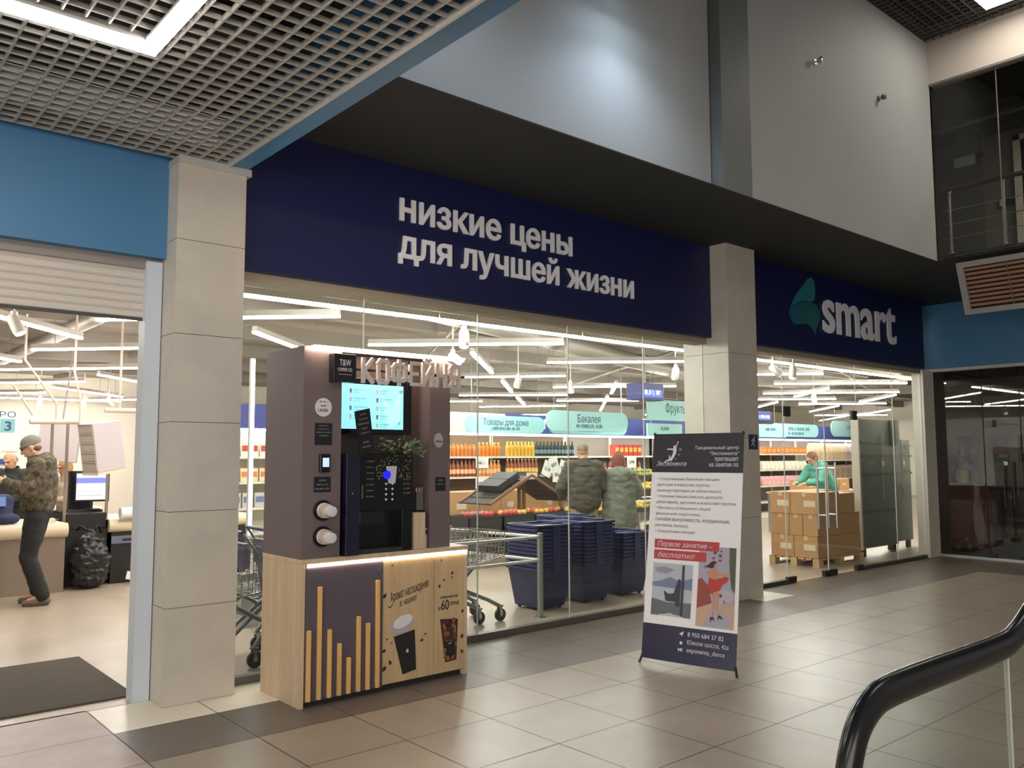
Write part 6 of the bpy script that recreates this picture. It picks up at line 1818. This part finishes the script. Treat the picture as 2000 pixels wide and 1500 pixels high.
# ================================================================== checkouts behind the roller opening
M_cream = mat('cream_counter_edge', rgb(222, 206, 176), .4)
M_top = mat('pale_counter_top', rgb(226, 216, 196), .4)
M_cpan = mat('taupe_counter_panel', rgb(132, 116, 100), .6)
M_dk = mat('black_counter_recess', rgb(26, 22, 20), .6)
def desk(x0, x1, y0, y1, label, pan, z=.66):
    t = thing('checkout_counter', label, 'checkout counter', ((x0 + x1) / 2, (y0 + y1) / 2, 0))
    MB().box(x0 + .04, x1 - .02, y0 + .04, y1, 0, z).build('front_panel', pan, t)
    MB().box(x0, x1, y0 + .06, y1, z, z + .15).build('worktop', M_top, t, bevel=.01)
    MB().tube([(x0, y0 + .06, z + .07), (x1, y0 + .06, z + .07)], .085, 18).build('bumper', M_cream, t, smooth=True, autos=50)
    return t
desk(.4, 2.62, 11.2, 12.4, 'checkout counter with a cream rounded edge behind the man in camouflage', M_cpan)
desk(3.16, 5.0, 11.5, 12.6, 'checkout counter with a black front, right of the rubbish bag', M_dk)
desk(.3, 3.9, 14.6, 15.6, 'far checkout counter behind the seated cashier', M_cpan)
desk(.9, 2.0, 12.9, 13.1, 'narrow packing shelf in front of the balding man', M_cpan, .70)
o = MB().box(2.63, 3.15, 11.55, 12.5, 0, .70).build('counter_bay', M_dk); tag(o, 'black open bay between the two checkout counters', 'counter')
def bag():
    t = thing('rubbish_bag', 'black rubbish bag hanging against the checkout counter', 'bag', (2.90, 11.30, 0))
    m = MB(); c = Vector((2.90, 11.32, 0))
    cap(m, c + ZD * .16, .16, c + ZD * .36, .18, 1.36, XD); cap(m, c + ZD * .36, .18, c + ZD * .55, .12, 1.4, XD); cap(m, c + ZD * .55, .10, c + ZD * .70, .035, 1.3, XD)
    ell(m, c + Vector((0, 0, .15)), .16, (1.2, 1.05, .9))
    for i, q in enumerate(m.v): m.v[i] = (q[0], q[1], max(.003, q[2]))
    o = fuse('sack', m, mat('black_bag_film', rgb(24, 22, 22), .3), t, .010, 1, .018, 11)
    for v in o.data.vertices:
        v.co = v.co - Vector((2.90, 11.30, 0)); v.co.z = max(v.co.z, .002)
    m = MB().tube([c + Vector((-.03, 0, .70)), c + Vector((-.10, .05, .76)), c + Vector((-.13, .12, .70))], .012, 6).tube([c + Vector((.03, 0, .70)), c + Vector((.10, .05, .76)), c + Vector((.15, .12, .66))], .012, 6)
    m.build('tie', mat('black_bag_film', (0, 0, 0)), t, smooth=True)
bag()
def monitor(x, y, z, w, h, yaw, label, group=None):
    t = thing('checkout_monitor', label, 'monitor', (x, y, z), group, rotz=yaw, local=True)
    MB().box(-w / 2, w / 2, -.02, .02, .10, .10 + h).build('case', M_black, t, bevel=.006)
    m = MB().box(-w / 2 + .018, w / 2 - .018, -.023, -.02, .125, .10 + h - .02)
    m.mat(1).box(-w / 2 + .018, w / 2 - .018, -.0245, -.023, .10 + h * .62, .10 + h * .80)
    m.mat(2).box(-w / 2 + .03, w / 2 - .2 * w, -.0245, -.023, .10 + h * .20, .10 + h * .23).box(-w / 2 + .03, w / 2 - .4 * w, -.0245, -.023, .10 + h * .34, .10 + h * .36)
    m.build('screen', [emit('till_screen', (.80, .86, 1.0), .5), emit('till_screen_blue', (.25, .28, .75), .45), emit('till_screen_grey', (.6, .62, .7), .4)], t)
    MB().bar((0, .02, .0), (0, .02, .14), .05, .03).box(-.10, .10, -.07, .09, 0, .012).build('stand', M_black, t)
def till():
    o = MB().box(2.80, 3.145, 11.75, 12.15, .70, .93).build('cash_drawer', mat('black_drawer', rgb(40, 34, 34), .4), bevel=.006)
    tag(o, 'black cash drawer box under the near checkout monitor', 'cash drawer')
    o2 = MB().box(2.84, 3.10, 11.742, 11.75, .80, .90).build('lit_panel', mat('dark_red_gloss', rgb(96, 20, 34), .15), o)
    for x in (2.90, 3.03): MB().sphere((x, 11.74, .85), .016, 10, 8).build('lamp', emit('red_lamp', (1, .35, .35), 3), o2)
    monitor(3.02, 11.80, .93, .40, .38, -.25, 'near checkout monitor with a white and blue screen on the cash drawer')
    o = MB().box(2.80, 3.08, 12.02, 12.10, .93, 1.42).build('customer_display', M_black, bevel=.006)
    tag(o, 'black second display behind the near checkout monitor', 'display')
    monitor(2.575, 11.86, .81, .26, .30, 1.15, 'narrow lit monitor just right of the camouflage jacket')
    o = MB().box(2.68, 3.14, 11.30 + .26, 11.74, .70, .90).build('bag_holder', M_dk, bevel=.01)
    tag(o, 'black box above the rubbish bag', 'box')
    t = thing('receipt_printer', 'small white receipt printer on the counter beside the camouflage jacket', 'printer', (2.40, 11.4, .81))
    MB().taper(2.30, 2.50, 11.30, 11.50, .81, .87, -.0, -.0).build('body', M_top, t, bevel=.008)
    MB().box(2.40, 2.47, 11.36, 11.44, .87, .885).build('lid', M_black, t)
    o = MB().box(3.36, 3.66, 11.6, 11.75, .812, .90).build('card_reader', M_black, bevel=.01); tag(o, 'flat black device on the second checkout counter', 'device')
    for i, (x, r) in enumerate([(3.36, .075), (3.56, .08)]):
        o = MB().tube([(x - .09, 11.45, .885 + .0), (x + .10, 11.45, .885)], r, 16).build('paper_roll', mat('white_paper', (0, 0, 0)), smooth=True, autos=50)
        tag(o, 'white paper roll on the edge of the second checkout counter, %s' % ('nearer the rubbish bag' if i == 0 else 'nearer the jamb'), 'paper roll')
    o = MB().box(3.70, 4.0, 11.5, 11.8, .812, .98).build('grey_case', mat('grey_brown_case', rgb(110, 98, 90), .5), bevel=.01); tag(o, 'grey brown case on the second counter beside the jamb', 'case')
    t = thing('counter_plate', 'grey-blue plate with a dark mark under the second counter edge', 'plate', (3.35, 11.40, .56))
    MB().box(3.20, 3.52, 11.525, 11.54, .50, .595).build('plate', mat('blue_grey_plate', rgb(106, 112, 132), .5), t)
    MB().box(3.33, 3.45, 11.52, 11.525, .53, .56).build('mark', M_print, t)
    o = MB().obox((3.42, 11.38, .10), (.14, .01, .10), Matrix.Rotation(.2, 3, 'Y')).build('paper_scrap', mat('white_paper', (0, 0, 0))); tag(o, 'white paper scrap at the foot of the black counter', 'paper')
    t = thing('shopping_bag', 'dark blue bag with a pale blue patch standing on the belt beside the camouflage jacket', 'bag', (1.96, 11.55, .81))
    m = MB(); cap(m, (1.96, 11.55, .93), .11, (1.99, 11.55, 1.08), .085, 1.3, XD); cap(m, (1.88, 11.50, .88), .07, (2.10, 11.5, .87), .065)
    for i, q in enumerate(m.v): m.v[i] = (q[0] - 1.96, q[1] - 11.55, max(q[2], .812) - .81)
    fuse('bag_body', m, mat('navy_bag', rgb(36, 44, 84), .6), t, .012, 2, .012)
    MB().box(1.90, 1.99, 11.40, 11.42, 1.03, 1.14).build('patch', mat('pale_blue_patch', rgb(120, 150, 214), .5), t)
till()
def hood():
    t = thing('checkout_hood', 'tilted pale grey box with ribbed side hanging over the near monitor', 'hanging box', (2.98, 11.2, 1.40), local=True)
    t.location = (2.96, 11.2, 1.73); t.rotation_euler = (0.0, -.15, .25)
    M_h = mat('pale_grey_hood', rgb(190, 180, 180), .5)
    w, d, h = .36, .34, .60
    MB().box(-w / 2, w / 2, -d / 2, d / 2, -h / 2, h / 2).build('box', M_h, t, bevel=.008)
    MB().box(-w / 2 - .006, w / 2 + .006, -d / 2 - .008, d / 2 + .005, -h / 2 - .03, -h / 2).build('lower_rim', M_cream, t)
    for i in range(5):
        z = -h / 2 + .03 + i * .115
        MB().box(-w / 2 - .014, -w / 2, -d / 2 + .01, d / 2 - .01, z + .092, z + .104).box(-w / 2 - .008, -w / 2, -d / 2 + .01, d / 2 - .01, z, z + .085).build('rib', mat('pale_hood_rib', rgb(176, 166, 156), .5), t)
    o = thing('checkout_hood', 'smaller pale grey box behind the cap of the man in camouflage', 'hanging box', (2.93, 13.2, 1.84), local=True)
    o.rotation_euler = (0, .1, -.3)
    MB().box(-.25, .25, -.15, .15, -.30, .25).build('box', M_h, o, bevel=.008)
    MB().box(-.26, .26, -.16, .16, .25, .27).build('upper_rim', M_h, o)
    MB().tube([(0, 0, .27), (0, 0, 1.9)], .012, 8).build('rod', M_wire, o)
hood()
def frame():
    t = thing('pipe_frame', 'pale pipe frame with rods and posts over the checkouts', 'pipe frame', (2.7, 11.25, 0))
    M_pp = mat('pale_pipe', rgb(206, 192, 170), .4)
    for a, b in (((2.18, 11.3, 2.02), (2.72, 11.3, 2.03)), ((2.95, 11.1, 2.17), (4.2, 11.1, 2.19))):
        MB().tube([a, b], .03, 12).build('crossbar', M_pp, t, smooth=True, autos=50)
    for a, b in (((2.10, 11.3, 2.75), (2.46, 11.3, 2.24)), ((2.46, 11.3, 2.24), (2.46, 11.3, 2.03)), ((2.62, 11.2, 2.62), (2.70, 11.2, 2.28)), ((2.70, 11.2, 2.28), (2.70, 11.2, 2.0)), ((2.10, 11.3, 3.3), (2.10, 11.3, 2.75)), ((2.62, 11.2, 3.5), (2.62, 11.2, 2.62)), ((2.0, 11.35, 2.45), (2.22, 11.35, 2.1)), ((3.12, 11.1, 3.5), (3.12, 11.1, 2.17))):
        MB().tube([a, b], .014, 8).build('rod', M_pp, t, smooth=True, autos=50)
    for x, y, z0 in ((2.45, 11.42, .82), (3.15, 11.62, .815), (2.66, 11.60, .70)):
        MB().box(x - .015, x + .015, y - .015, y + .015, z0, 2.02).build('post', mat('grey_post', rgb(140, 126, 112), .5), t)
frame()
def far_sign():
    t = thing('checkout_sign', 'white board with dark lettering and a teal number three on the far wall', 'sign', (3.95, 24.38, 1.75))
    MB().box(2.7, 4.45, 24.36, 24.40, 1.75, 2.80).build('board', mat('white_board', rgb(232, 228, 218), .5), t)
    MB().text('БЫСТРО', (3.2, 24.358, 2.60), XD, ZD, width=1.18, depth=.003, height=.15).build('board_lettering', mat('dark_blue_lettering', (0, 0, 0)), t)
    q = MB().box(4.05, 4.37, 24.35, 24.36, 2.22, 2.56).build('number_plate', mat('teal_plate', rgb(120, 180, 184), .5), t)
    MB().text('3', (4.14, 24.349, 2.27), XD, ZD, width=.15, depth=.003, height=.23, off=.02).build('number', mat('dark_teal_ink', rgb(30, 70, 90), .5), q)
    o = MB().box(2.6, 4.35, 24.36, 24.40, 1.88, 2.03)
    MB().box(2.6, 4.35, 24.35, 24.362, 1.42, 1.56).strokes((3.0, 24.349, 1.46), XD, ZD, 1.2, .06, .003, 'l', 8).build('blue_band', mat('blue_band', rgb(60, 80, 160), .5), t)
far_sign()
o = MB().box(-.6, 1.868, 6.07, 7.5, 0, .012)
o.mat(0)
o = o.build('door_mat', mat('brown_ribbed_mat', rgb(84, 76, 66), .95, var=.12, vscale=18, bump=.6, bscale=160))
tag(o, 'large dark brown entrance mat on the store floor inside the left opening', 'mat')
def mat_corner():
    pass
t = thing('tall_strip_light', 'upright lit LED post seen between the stone pillar and the kiosk', 'lamp', (3.40, 7.8, 0))
MB().box(3.38, 3.42, 7.80, 7.84, .50, 2.55).build('housing', M_alu, t)
MB().box(3.385, 3.415, 7.79, 7.80, .86, 2.53).build('diffuser', emit('post_led', (1, .95, .86), 5), t)
MB().box(3.30, 3.50, 7.72, 7.92, 0, .50).build('base', M_steel, t)
